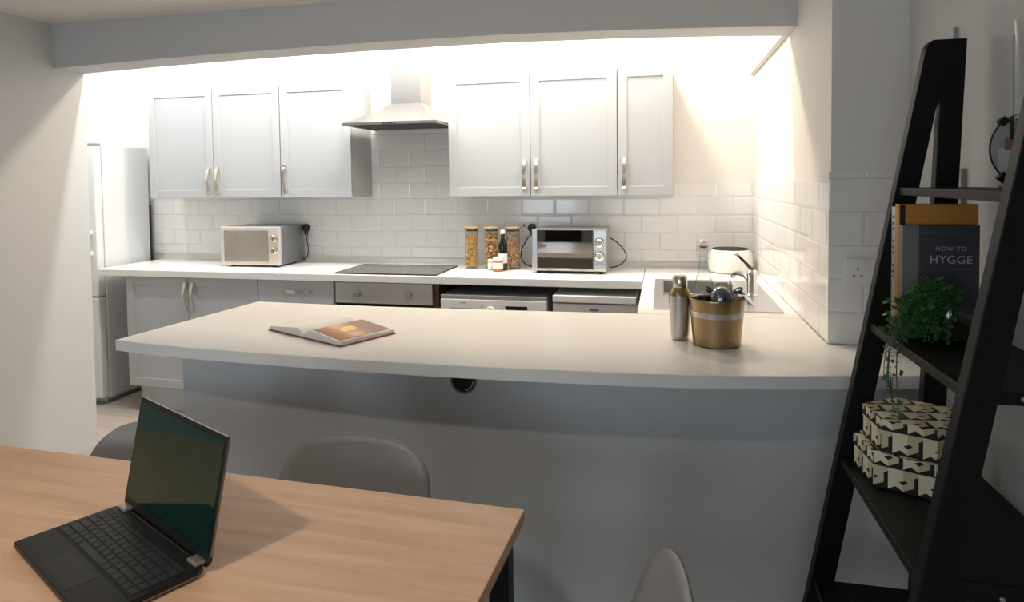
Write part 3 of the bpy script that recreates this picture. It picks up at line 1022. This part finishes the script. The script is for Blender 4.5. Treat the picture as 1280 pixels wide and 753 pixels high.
rod((.012, -.01, .14), (-.002, .0, .02), .004, dk, t)
def spoon(label, tip, rot, foot):
    t = tool('bar_spoon', label, 'spoon')
    M = Matrix.Translation(tip) @ Euler(rot).to_matrix().to_4x4()
    MB().sphere(.0115, sc=(1.55, .35, .85), M=M).build('bowl', mat('spoon_steel', (150, 152, 152), .25, 1) if 'spoon_steel' not in bpy.data.materials else bpy.data.materials['spoon_steel'], t)
    rod(tip, foot, .002, steel, t)
spoon('small grey spoon leaning left of the round ladle', (-.022, .01, .172), (0, math.radians(35), .2), (-.02, 0, .02))
spoon('small oval spoon leaning right of the round ladle', (.066, .012, .172), (0, math.radians(-30), -.2), (.03, 0, .02))
t = tool('bar_knife', 'upright pointed steel blade standing behind the ladle', 'knife')
MB().strip([((.044, .03, .02), (.006, 0, 0), (0, .0012, 0)), ((.046, .03, .185), (.0055, 0, 0), (0, .001, 0)), ((.0425, .03, .204), (.001, 0, 0), (0, .0006, 0))]).build('blade', steel, t)
MB().box(.038, .048, .026, .034, .01, .06, .002).build('handle', rub, t)
t = tool('muddler', 'black rubber muddler leaning on the left bucket rim', 'muddler')
MB().tube([(-.056, -.016, .151), (-.028, -.012, .158), (.01, .02, .03)], [.009, .012, .008], 14).build('head', rub, t)
rod((.01, .02, .03), (.02, .03, .012), .006, rub, t)
t = tool('bottle_opener', 'flat silver opener lying across the left bucket rim', 'bottle opener')
MB().strip([((-.078, -.005, .1525), (0, .006, 0), (0, 0, .001)), ((-.045, .0, .158), (0, .010, 0), (0, 0, .0012)), ((-.012, .012, .150), (0, .007, 0), (0, 0, .0012)), ((.0, .02, .02), (0, .005, 0), (.001, 0, 0))]).build('blade', steel, t)
t = tool('ice_tongs', 'dark metal ice tongs resting on the right bucket rim', 'tongs')
for oy in (-.012, .012):
    MB().strip([((.02, oy, .03), (0, .005, 0), (.0012, 0, 0)), ((.040, oy, .150), (0, .007, 0), (.0012, 0, .0005)), ((.062, oy * 1.3, .168), (0, .009, 0), (.0005, 0, .0014)), ((.084, oy * 1.2, .166), (0, .007, 0), (0, 0, .0014))]).build('arm', dk, t)
t = tool('hawthorne_strainer', 'chrome strainer hanging over the right bucket rim', 'strainer')
M = Matrix.Translation((.094, -.010, .146)) @ Euler((.25, .75, 0)).to_matrix().to_4x4()
MB().lathe([(0, .004), (.018, .003), (.0215, 0), (.0215, -.002), (.018, -.001), (0, .002)], 28, M=M).build('plate', chrome, t)
sp = MB()
sp.tube([tuple((M @ Vector(((.022 + .0028 * math.cos(k * 1.3)) * math.cos(k * .09), (.022 + .0028 * math.cos(k * 1.3)) * math.sin(k * .09), -.003 + .0028 * math.sin(k * 1.3))))) for k in range(70)], .0007, 5)
sp.build('coil_spring', chrome, t)
rod((.085, -.008, .152), (.02, .02, .06), .0028, chrome, t)
t = tool('balloon_whisk', 'wire whisk with thin loops behind the round ladle', 'whisk')
wh = MB()
for k in range(7):
    a = PI * k / 7
    pts = []
    for q in range(13):
        s = -1 + 2 * q / 12
        z = .10 + .092 * math.sqrt(max(0, 1 - abs(s) ** 2.4))
        r = .028 * math.copysign(abs(s) ** .8, s)
        if abs(s) > .72:
            r *= (1.02 - (abs(s) - .72) / .28 * .85)
        pts.append((.008 + r * math.cos(a), .038 + r * .5 * math.sin(a), z))
    wh.tube(smooth_path(pts, 3), .0008, 5)
wh.build('wire_loops', steel, t)
rod((.008, .036, .10), (.0, .03, .012), .006, steel, t)

# ------------------------------------------------------------------ open book on the bar
bk_loc = Vector((-1.158, 2.135, .911))
bk_rot = math.atan2(1.913 - 2.100, -.974 + 1.363)      # along the front edge
t = thing('open_book', 'open recipe book with a fruit photograph lying on the bar', 'book', bk_loc, bk_rot)
HW, HD = .214, .118
cv = MB().box(-HW, -.006, -HD, HD, 0, .003, .001).box(.006, HW, -HD, HD, 0, .003, .001).box(-.007, .007, -HD, HD, 0, .002, .0008)
cv.build('cover', mat('red_book_cover', (150, 60, 48), .5, var=.05), t)
def page_z(u, H):
    # profile of a page block: rises steeply from the gutter, eases down to the fore edge
    return .004 + H * (min(1, u / .16) ** .55) * (1 - .62 * max(0, (u - .16) / .84) ** 1.1)
for sgn, H in ((-1, .026), (1, .027)):
    rings = []
    n = 18
    for k in range(n + 1):
        u = k / n
        x = sgn * (.003 + u * (HW - .010))
        z = page_z(u, H)
        rings.append([(x, -HD + .004, .0032), (x, HD - .004, .0032), (x, HD - .004, z), (x, -HD + .004, z)])
    MB().loft(rings, smooth=True).build('page_block', paper, t)
# printed photo on the right page
b = MB()
tb_ = bmesh.new()
uvl = tb_.loops.layers.uv.new('UVMap')
n = 18
rows = []
for k in range(n + 1):
    u = .10 + .84 * k / n
    x = .003 + u * (HW - .010)
    z = page_z(u, .027) + .0006
    rows.append([(tb_.verts.new((x, -HD + .012, z)), (k / n, 0)), (tb_.verts.new((x, HD - .012, z)), (k / n, 1))])
for a, c in zip(rows, rows[1:]):
    f = tb_.faces.new((a[0][0], c[0][0], c[1][0], a[1][0]))
    f.smooth = True
    for l, w in zip(f.loops, (a[0], c[0], c[1], a[1])):
        l[uvl].uv = w[1]
me = bpy.data.meshes.new('photo')
tb_.to_mesh(me)
tb_.free()
me.materials.append(photo_mat('page_photo'))
o = bpy.data.objects.new('photo', me)
COL.objects.link(o)
o.parent = t
sm = o.modifiers.new('solid', 'SOLIDIFY')
sm.thickness = .0004

# ------------------------------------------------------------------ dining table
t_rot = math.radians(-2.3)
tbl = thing('dining_table', 'long beech-topped dining table with black square legs', 'table', (-.284, 1.326, 0), t_rot)
TW, TD = 1.86, .82
MB().box(-TW, 0, -TD, 0, .727, .755, .0025).build('tabletop', oak, tbl)
blackm = mat('black_steel', (22, 22, 23), .45, .3, var=.1)
fr = MB().box(-TW + .06, -.06, -.065, -.04, .687, .727).box(-TW + .06, -.06, -TD + .04, -TD + .065, .687, .727)
fr.box(-.06, -.02, -TD + .06, -.06, .687, .727).box(-TW + .02, -TW + .06, -TD + .06, -.06, .687, .727)
fr.build('frame', blackm, tbl)
for x in (-TW + .02, -.062):
    for y in (-TD + .02, -.062):
        MB().box(x, x + .042, y, y + .042, 0, .727, .002).build('leg', blackm, tbl)

# ------------------------------------------------------------------ shell chairs
def chair_shell():
    """shell faces +Y... local: sitter looks along +Y, backrest at y = -.22"""
    nu, nv = 28, 17
    G = []
    for i in range(nu):
        s = i / (nu - 1)
        # profile path: front lip -> seat -> curve -> back top
        if s < .46:
            q = s / .46
            y = .225 - q * .37
            z = .445 - .02 * math.sin(PI * q) - (.02 * (1 - q / .15) ** 2 if q < .15 else 0)
            half = .21 - .03 * (1 - q) ** 2
            lift = .045 * q
            fwd = 0
        elif s < .62:
            q = (s - .46) / .16
            a = q * math.radians(76)
            y = -.145 - .085 * math.sin(a)
            z = .445 + .085 * (1 - math.cos(a))
            half = .21
            lift = .045 * (1 - q) + .02 * q
            fwd = .06 * q
        else:
            q = (s - .62) / .38
            y = -.2275 - .055 * q
            z = .51 + .288 * q
            half = .21 - .008 * q
            lift = 0
            fwd = .06 - .046 * q
        # rounded top corners
        if s > .80:
            q = (s - .80) / .20
            half = half * (1 - .27 * q ** 2.8)
        row = []
        for j in range(nv):
            v = -1 + 2 * j / (nv - 1)
            x = half * v
            c = abs(v) ** 2.2
            zz = z + lift * c
            yy = y + fwd * c
            if s > .9:
                zz -= .026 * ((s - .9) / .1) * abs(v) ** 3.2
            row.append((x, yy, zz))
        G.append(row)
    b = MB()
    b.loft(G, caps=False, closed=False)
    return b

def make_chair(label, loc, rz):
    t = thing('shell_chair', label, 'chair', loc, rz, 'grey shell chairs around the table')
    s = chair_shell().build('shell', chair_grey, t, auto=0)
    m = s.modifiers.new('solid', 'SOLIDIFY')
    m.thickness = .009
    m.offset = 0
    for sx in (-1, 1):
        for sy in (-1, 1):
            MB().tube([(sx * .13, sy * .11 - .01, .425), (sx * .215, sy * .205 - .01, 0)], [.017, .011], 14).build('leg', chair_leg, t)
    br = MB()
    br.tube([(-.16, .12, .33), (.16, -.14, .33)], .004, 6).tube([(.16, .12, .33), (-.16, -.14, .33)], .004, 6)
    br.tube([(-.13, .1, .415), (.13, .1, .415)], .008, 8).tube([(-.13, -.12, .415), (.13, -.12, .415)], .008, 8)
    br.build('leg_brace', blackm, t)
    return t
chA = make_chair('grey shell chair behind the laptop beside the left wall', (-1.325, 1.235, 0), PI)
def chair_copy(label, loc, rz):
    c = dup_tree(chA)
    c['label'] = label
    c.location = loc
    c.rotation_euler = (0, 0, rz)
    return c
chair_copy('grey shell chair tucked under the middle of the far table side', (-.760, 1.262, 0), PI)
chair_copy('grey shell chair seen edge-on at the right end of the table', (-.244, 1.03, 0), PI / 2 + math.radians(6))

# ------------------------------------------------------------------ laptop
LA = math.radians(-26.3)
t = thing('laptop', 'open black laptop with a dark screen on the dining table', 'laptop', (-1.117, 1.149, .755), LA)
# local: x along hinge (0..W), y towards front is negative
LW, LD = .370, .188
base = MB()
poly = [(.012, 0), (LW - .012, 0), (LW, -.014), (LW, -LD), (0, -LD), (0, -.014)]
base.prism(poly, .003, .016, .0015)
base = base.build('base', laptop_black, t)
MB().prism([(.014, .0005), (LW - .014, .0005), (LW + .0006, -.014), (LW + .0006, -LD - .0005), (-.0006, -LD - .0005), (-.0006, -.014)], .0045, .0075).build('edge_trim', copper_trim, base)
for fx, fy in ((.03, -.03), (LW - .03, -.03), (.03, -LD + .03), (LW - .03, -LD + .03)):
    MB().lathe([(.008, 0), (.008, .0035)], 12).build('foot', black_plastic, base, (fx, fy, 0))
MB().box(.125, .255, -LD + .008, -.132, .0158, .0163, .0001, 1).build('touchpad', mat('touchpad', (19, 19, 20), .4), base)
kb = MB().box(.012, LW - .012, -.124, -.024, .0158, .0162).build('keyboard', mat('key_well', (12, 12, 12), .6), base)
rowsN = [(16, .0095), (15, .0155), (15, .0155), (14, .0155), (13, .0155), (11, .0155)]
y = -.027
key_cache = {}
for r, (n, h) in enumerate(rowsN):
    span = LW - .030
    widths = [1.0] * n
    if r == 2:
        widths[0] = 1.4; widths[-2] = 1.4
    if r == 3:
        widths[0] = 1.7; widths[-3] = 1.9
    if r == 4:
        widths[0] = 2.1; widths[-3] = 2.4
    if r == 5:
        widths[4] = 5.0
    tot = sum(widths)
    x = .015
    for w in widths:
        kw = w / tot * span
        key = (round(kw, 4), h)
        if key not in key_cache:
            o = MB().box(.001, kw - .001, -h + .001, -.001, 0, .0014, .0005, 1).build('key', key_black, kb)
            key_cache[key] = o
        else:
            o = key_cache[key].copy()
            COL.objects.link(o)
            o.parent = kb
        o.location = (x, y, .0160)
        x += kw
    y -= h + .0008
# side ports and vents on the right edge
vt = MB()
for k in range(16):
    yy = -.075 - k * .0062
    vt.box(LW - .002, LW + .0012, yy - .002, yy + .002, .0085, .0135)
vt.build('vent_slots', slot_dark, base)
for yy in (-.030, -.050):
    MB().box(LW - .003, LW + .0012, yy - .006, yy + .006, .008, .013, .001, 1).build('port', slot_dark, base)
# lid, leaning back
lid = bpy.data.objects.new('lid', None)
tilt = math.radians(11)
LM = Matrix.Rotation(-tilt, 4, 'X')
LH = .219
lb = MB()
lp = [(.0, .004), (.010, -.008), (LW - .010, -.008), (LW, .004), (LW, LH - .004), (LW - .004, LH), (.004, LH), (0, LH - .004)]
toXZ = Matrix(((1, 0, 0, 0), (0, 0, -1, 0), (0, 1, 0, 0), (0, 0, 0, 1)))
lidm = MB()
lidm.prism(lp, -.006, 0, .001, M=toXZ)
bpy.data.objects.remove(lid)
lid = lidm.build('lid', laptop_black, t, (0, .004, .017), (-tilt, 0, 0))
scp = MB()
scp.prism([(.007, .016), (LW - .007, .016), (LW - .007, LH - .008), (.007, LH - .008)], .0003, .0009, M=toXZ)
scp.build('screen', screen_mat, lid)
ed = MB()
ed.prism([(-.0006, .012), (.0002, .012), (.0002, LH - .004), (-.0006, LH - .004)], -.005, -.001, M=toXZ)
ed.prism([(LW - .0002, .012), (LW + .0006, .012), (LW + .0006, LH - .004), (LW - .0002, LH - .004)], -.005, -.001, M=toXZ)
ed.prism([(.004, LH - .0002), (LW - .004, LH - .0002), (LW - .004, LH + .0006), (.004, LH + .0006)], -.005, -.001, M=toXZ)
ed.build('edge_trim', copper_trim, lid)
hinge_m = mat('hinge_silver', (196, 184, 172), .35, .8)
for hx in (.012, LW - .046):
    MB().box(hx, hx + .034, -.014, .006, .0135, .0215, .003).build('hinge', hinge_m, t)
MB().box(.06, LW - .06, -.0045, -.002, .0162, .0175).build('hinge_bar', copper_trim, t)

# ------------------------------------------------------------------ ladder shelf
t = thing('ladder_shelf', 'black A-frame ladder shelf leaning on the right wall', 'shelf', (.50, 1.5, 0))
OX, OY = .50, 1.5
def lxz(z):      # outer (front) edge of the sloping leg
    return .2825 + .1865 * z - OX
Lw = .056
def rear_x(z):
    return .575 + .0475 * z - OX
ZT = 1.765
for yn, yf in ((1.75, 1.782), (1.213, 1.245)):
    a, b = yn - OY, yf - OY
    # sloping front leg
    q = [(lxz(0), 0), (lxz(0) + Lw, 0), (lxz(1.60) + Lw - .006, 1.60), (rear_x(ZT) + .018, ZT - .02), (rear_x(ZT) + .018, ZT), (lxz(ZT) + .012, ZT), (lxz(ZT) + .003, ZT - .006), (lxz(ZT - .02), ZT - .02)]
    M = Matrix(((1, 0, 0, 0), (0, 0, 1, 0), (0, 1, 0, 0), (0, 0, 0, 1)))
    MB().prism(q, a, b, .002, M=M).build('leg', black_wood, t)
    q = [(rear_x(0), 0), (rear_x(0) + .052, 0), (rear_x(ZT) + .052 - .016, ZT), (rear_x(ZT) - .0, ZT), (rear_x(1.575) - .012, 1.575)]
    MB().prism(q, a + .001, b - .001, .002, M=M).build('leg', black_wood, t)
shelf_specs = [(1.4165, .018), (1.0875, .020), (.750, .020), (.432, .022)]
for z, th in shelf_specs:
    x0 = lxz(z) + .006
    s = MB().box(x0, .715 - OX if z > .5 else .70 - OX, 1.214 - OY + .031, 1.75 - OY, z - th, z, .0015)
    s = s.build('shelf', black_wood, t)
cap_m = mat('screw_cap', (150, 150, 150), .4, .6)
for z, th in shelf_specs[1:3]:
    # shelf end rail on the near frame, with its screw
    x0 = lxz(z) + .012
    r = MB().box(x0, .70 - OX, 1.2165 - OY, 1.2445 - OY, z - th, z, .001).build('side_rail', black_wood, t)
    MB().lathe([(.0045, 0), (.0045, .001), (.003, .002), (0, .002)], 14, M=Rx).build('screw', cap_m, r, (.572 - OX if z > 1 else .546 - OX, 1.2165 - OY, z - .009))

# books on the second shelf
ZS = 1.0885
def shelf_book(name, label, x0, x1, y0, y1, h, cover, ang=0, extra=None):
    t = thing(name, label, 'book', ((x0 + x1) / 2, (y0 + y1) / 2, ZS), ang, 'books on the ladder shelf')
    w, d = (x1 - x0) / 2, (y1 - y0) / 2
    cv = MB().box(-w, w, -d, -d + .0025, 0, h, .0006).box(-w, w, d - .0025, d, 0, h, .0006).box(-w, -w + .003, -d + .0025, d - .0025, 0, h)
    cv = cv.build('cover', cover, t)
    MB().box(-w + .003, w - .003, -d + .0025, d - .0025, .003, h - .003).build('page_block', paper, t)
    return t, cv, w, d
white_cover = mat('white_book_cover', (222, 220, 212), .5, var=.02)
mustard = mat('mustard_cloth', (206, 142, 62), .6, var=.06, scale=60, stretch=(30, 1, 1))
grey_cover = mat('charcoal_book_cover', (64, 64, 72), .45, var=.04)
tN, cN, w, d = shelf_book('book', 'tall white book with dark spine lettering at the back', .537, .70, 1.722, 1.747, .282, white_cover)
sp = MB()
zz = .262
rnd = random.Random(5)
for k in range(9):
    hgt = .010
    if k in (3, 6):
        zz -= .016
    for q in range(2):
        sp.box(-w - .0006, -w + .0005, -d + .006 + q * .007, -d + .010 + q * .007, zz - rnd.uniform(.004, .009), zz)
    zz -= hgt + .004
sp.build('spine_marks', mat('spine_ink', (70, 70, 72), .6), cN)
tN, cN, w, d = shelf_book('book', 'orange cloth book with a black elastic strap, tallest of the three', .536, .70, 1.694, 1.720, .290, mustard)
MB().box(-w + .002, -w + .013, -d - .0008, -d + .0008, 0, .2885).build('strap', black_plastic, cN)
tN, cN, w, d = shelf_book('book', 'charcoal book titled HOW TO HYGGE facing outwards', .535, .690, 1.662, 1.692, .243, grey_cover)
spn = MB().box(-w - .0006, -w + .032, -d - .0008, -d + .0004, 0, .243).box(-w - .0008, -w + .0005, -d - .0006, d + .0006, 0, .243)
spn.build('spine_cloth', mat('grey_spine_cloth', (120, 122, 118), .7, var=.05, scale=80), cN)
ink = mat('title_ink', (190, 188, 184), .5)
rt = (PI / 2, 0, 0)
cxm = .020
text_mesh('title', 'HOW TO', .0135, ink, cN, (cxm, -d - .0004, .190), rt, space=1.15)
text_mesh('title', 'HYGGE', .0255, ink, cN, (cxm, -d - .0004, .165), rt, space=1.05)
ln = MB().box(cxm - .026, cxm + .026, -d - .0008, -d, .1800, .1808)
ln.box(-w + .036, w - .006, -d - .0006, -d, .2270, .2274).box(cxm - .040, cxm + .040, -d - .0005, -d, .1440, .1450)
ln.build('title_rules', mat('rule_ink', (140, 138, 136), .5), cN)
MB().box(w - .030, w - .004, -d - .0008, -d, .012, .042).build('publisher_mark', mat('mark_ink', (120, 118, 116), .6), cN)

# trailing plant in a glass pot
px, py = .600, 1.575
t = thing('potted_plant', 'trailing green plant in a glass bowl on the middle shelf', 'plant', (px, py, ZS))
R = .052
MB().lathe([(0, 0), (.034, 0), (.044, .012), (.052, .04), (.0525, .06), (.047, .082), (.0445, .082), (.049, .06), (.049, .04), (.041, .014), (0, .005)], 36).build('pot', glass, t)
MB().lathe([(0, .006), (.034, .010), (.044, .03), (.0465, .045), (.03, .050), (0, .052)], 28).build('soil', soil_mat, t)
rnd = random.Random(11)
lf, stm = MB(), MB()
def leaf(p, s, az, el, rl):
    M = Matrix.Translation(p) @ Euler((rl, el, az)).to_matrix().to_4x4()
    top, bot = [], []
    pts = [(0, 0), (.35, .42), (.75, .46), (1.05, .28), (1.25, 0), (1.05, -.28), (.75, -.46), (.35, -.42)]
    lf.loft([[(x * s, y * s, .0003 + .12 * s * abs(y)) for x, y in pts], [(x * s, y * s, -.0003 + .12 * s * abs(y)) for x, y in pts]], smooth=False, M=M)
def vine(pts, n, s0):
    P = smooth_path(pts, 6)
    stm.tube(P, .0009, 5)
    for k in range(n):
        f = (k + rnd.random()) / n * (len(P) - 1)
        i = int(min(f, len(P) - 2))
        p = P[i].lerp(P[i + 1], f - i) + Vector([rnd.uniform(-.006, .006) for _ in range(3)])
        leaf(p, s0 * rnd.uniform(.7, 1.25), rnd.uniform(0, 2 * PI), rnd.uniform(-.7, .9), rnd.uniform(-.6, .6))
for k in range(64):
    a = rnd.uniform(.45 * PI, 1.75 * PI)
    r1 = rnd.uniform(.02, .06)
    hgt = rnd.uniform(.070, .128)
    drop = rnd.uniform(-.03, .10)
    bx, by = r1 * math.cos(a) - .018, r1 * math.sin(a) * .7
    vine([(.0, 0, .05), (bx * .6, by * .6, hgt), (bx * 1.25, by * 1.2, hgt - .02), (bx * 1.7 - .006, by * 1.5, max(.012, hgt - .05 - drop))], 24, .0115)
for k in range(7):
    ox = -.105 + .006 * rnd.uniform(-1, 1)
    yy = rnd.uniform(-.06, .03)
    L = (.175, .16, .13, .11, .09, .075, .15)[k]
    vine([(-.02, yy * .3, .06), (-.065, yy * .7, .06), (-.098, yy, .02), (ox - .008, yy, -.03), (ox - .002 * k, yy + .004, -.06 - L * .5), (ox + .004 - .001 * k, yy + .004, -L)], 22, .0075)
stm.build('stems', stem_mat, t)
lf.build('foliage', leaf_mat, t)

# patterned hexagonal boxes on the third shelf
pat = pattern_mat('hex_print')
def hexpoly(r, rx=1.0, k0=.5):
    return [(r * rx * math.cos(2 * PI * (k + k0) / 6), r * math.sin(2 * PI * (k + k0) / 6)) for k in range(6)]
def hex_box(label, loc, r, h, rz):
    t = thing('hexagonal_box', label, 'box', loc, rz, 'patterned boxes on the ladder shelf')
    MB().prism(hexpoly(r - .002), 0, h - .010, .001, uvs=True).build('body', pat, t)
    MB().prism(hexpoly(r), h - .028, h, .0015, uvs=True).build('lid', pat, t)
hex_box('larger lower hexagonal box in cream and black print', (.555, 1.659, .751), .120, .078, math.radians(5))
hex_box('smaller upper hexagonal box in cream and black print', (.560, 1.654, .8295), .107, .074, math.radians(5))

# round mirror with a painted-on reflection, and tall vase, on the top shelf
t = thing('round_mirror', 'round mirror with a painted reflection on black clips on the top shelf', 'picture frame', (.688, 1.47, 1.417), math.radians(8))
Rg = .068
zc = .078
o = MB().lathe([(0, -.002), (Rg, -.002), (Rg, .002), (0, .002)], 48, (0, 0, 0), M=Matrix.Translation((0, 0, zc)) @ Rx)
me_o = o.build('glass_disc', painted_reflection_mat('painted_reflection'), t)
uvd = me_o.data.uv_layers[0].data
for poly in me_o.data.polygons:
    for li in poly.loop_indices:
        co = me_o.data.vertices[me_o.data.loops[li].vertex_index].co
        uvd[li].uv = ((co.x / Rg + 1) / 2, ((co.z - zc) / Rg + 1) / 2)
MB().tube([(Rg * math.cos(a), 0, zc + Rg * math.sin(a)) for a in [2 * PI * k / 48 for k in range(49)]], .0022, 8).build('rim', black_plastic, t)
for a in (130, 232, 308, 50):
    a = math.radians(a)
    M = Matrix.Translation((Rg * math.cos(a), 0, zc + Rg * math.sin(a))) @ Matrix.Rotation(-a + PI / 2, 4, 'Y')
    MB().box(-.008, .008, -.006, .006, -.006, .008 if math.sin(a) > 0 else .011, .001, M=M).build('clip', black_plastic, t)
MB().box(-.045, .045, -.012, .012, 0, .008, .002).build('base', black_plastic, t)
t = thing('glass_vase', 'tall clear glass cylinder vase beside the round mirror', 'vase', (.668, 1.415, 1.417))
MB().lathe([(0, 0), (.024, 0), (.026, .004), (.029, .316), (.0275, .317), (.0245, .012), (0, .010)], 36).build('glass_body', glass, t)

# ------------------------------------------------------------------ camera
P = dict(f=823.761, yaw=12.897, pitch=2.209, roll=-.666, sh=-119.158, zc=1.4447)
a, tt, r = (math.radians(P[k]) for k in ('yaw', 'pitch', 'roll'))
right0 = Vector((math.cos(a), math.sin(a), 0))
fwd0 = Vector((-math.sin(a), math.cos(a), 0))
zup = Vector((0, 0, 1))
fwd = fwd0 * math.cos(tt) - zup * math.sin(tt)
up = fwd0 * math.sin(tt) + zup * math.cos(tt)
rr = right0 * math.cos(r) + up * math.sin(r)
uu = -right0 * math.sin(r) + up * math.cos(r)
cd = bpy.data.cameras.new('camera')
cam = bpy.data.objects.new('camera', cd)
COL.objects.link(cam)
M = Matrix((rr, uu, -fwd)).transposed().to_4x4()
M.translation = (0, 0, P['zc'])
cam.matrix_world = M
cd.sensor_width = 36
cd.sensor_fit = 'HORIZONTAL'
cd.lens = P['f'] / 1280 * 36
cd.shift_y = P['sh'] / 1280
cd.clip_start = .02
scene.camera = cam

# ------------------------------------------------------------------ light
def area(name, loc, rot, size, energy, col, shape='DISK', size_y=None, spread=180):
    l = bpy.data.lights.new(name, 'AREA')
    l.shape = shape
    l.size = size
    if size_y:
        l.size_y = size_y
    l.energy = energy
    l.color = col
    l.spread = math.radians(spread)
    o = bpy.data.objects.new(name, l)
    COL.objects.link(o)
    o.location = loc
    o.rotation_euler = rot
    return o
WARM, NEUT, COOL = (1, .84, .66), (1, .97, .94), (.74, .87, 1)
for lx, le in ((-.25, 21), (-1.3, 20), (-2.35, 9)):
    area('kitchen_ceiling_lamp', (lx, 3.58, ZK - .03), (0, 0, 0), .2, le, WARM)
area('kitchen_ceiling_tube', (-1.7, 3.14, ZK - .03), (math.radians(12), 0, 0), 2.7, 36, (.95, .98, 1), 'RECTANGLE', .05)
area('kitchen_end_fill', (-3.5, 3.27, ZK - .03), (0, 0, 0), .3, 10, (.94, .975, 1))  # added fill, brightens the left wall and the fridge
area('dining_ceiling_lamp', (-1.16, .2, ZC - .04), (0, 0, 0), .12, 8, (1, .92, .84), spread=140)
for i, (wa, wb) in enumerate(WIN):
    area('window_daylight', ((wa + wb) / 2, YREAR - .13, (WZ0 + WZ1) / 2), (PI / 2, 0, 0), wb - wa - .1, (11, 4.5)[i], COOL, 'RECTANGLE', WZ1 - WZ0 - .1, 120)

w = bpy.data.worlds.new('world')
scene.world = w
w.use_nodes = True
bg = w.node_tree.nodes['Background']
sky = w.node_tree.nodes.new('ShaderNodeTexSky')
try:
    sky.sky_type = 'NISHITA'
    sky.sun_disc = False
    sky.sun_elevation = math.radians(35)
except Exception:
    pass
w.node_tree.links.new(sky.outputs[0], bg.inputs[0])
bg.inputs[1].default_value = .12

vs = scene.view_settings
vs.view_transform = 'Standard'
vs.look = 'None'
vs.exposure = 0
vs.gamma = 1
vs.use_curve_mapping = False
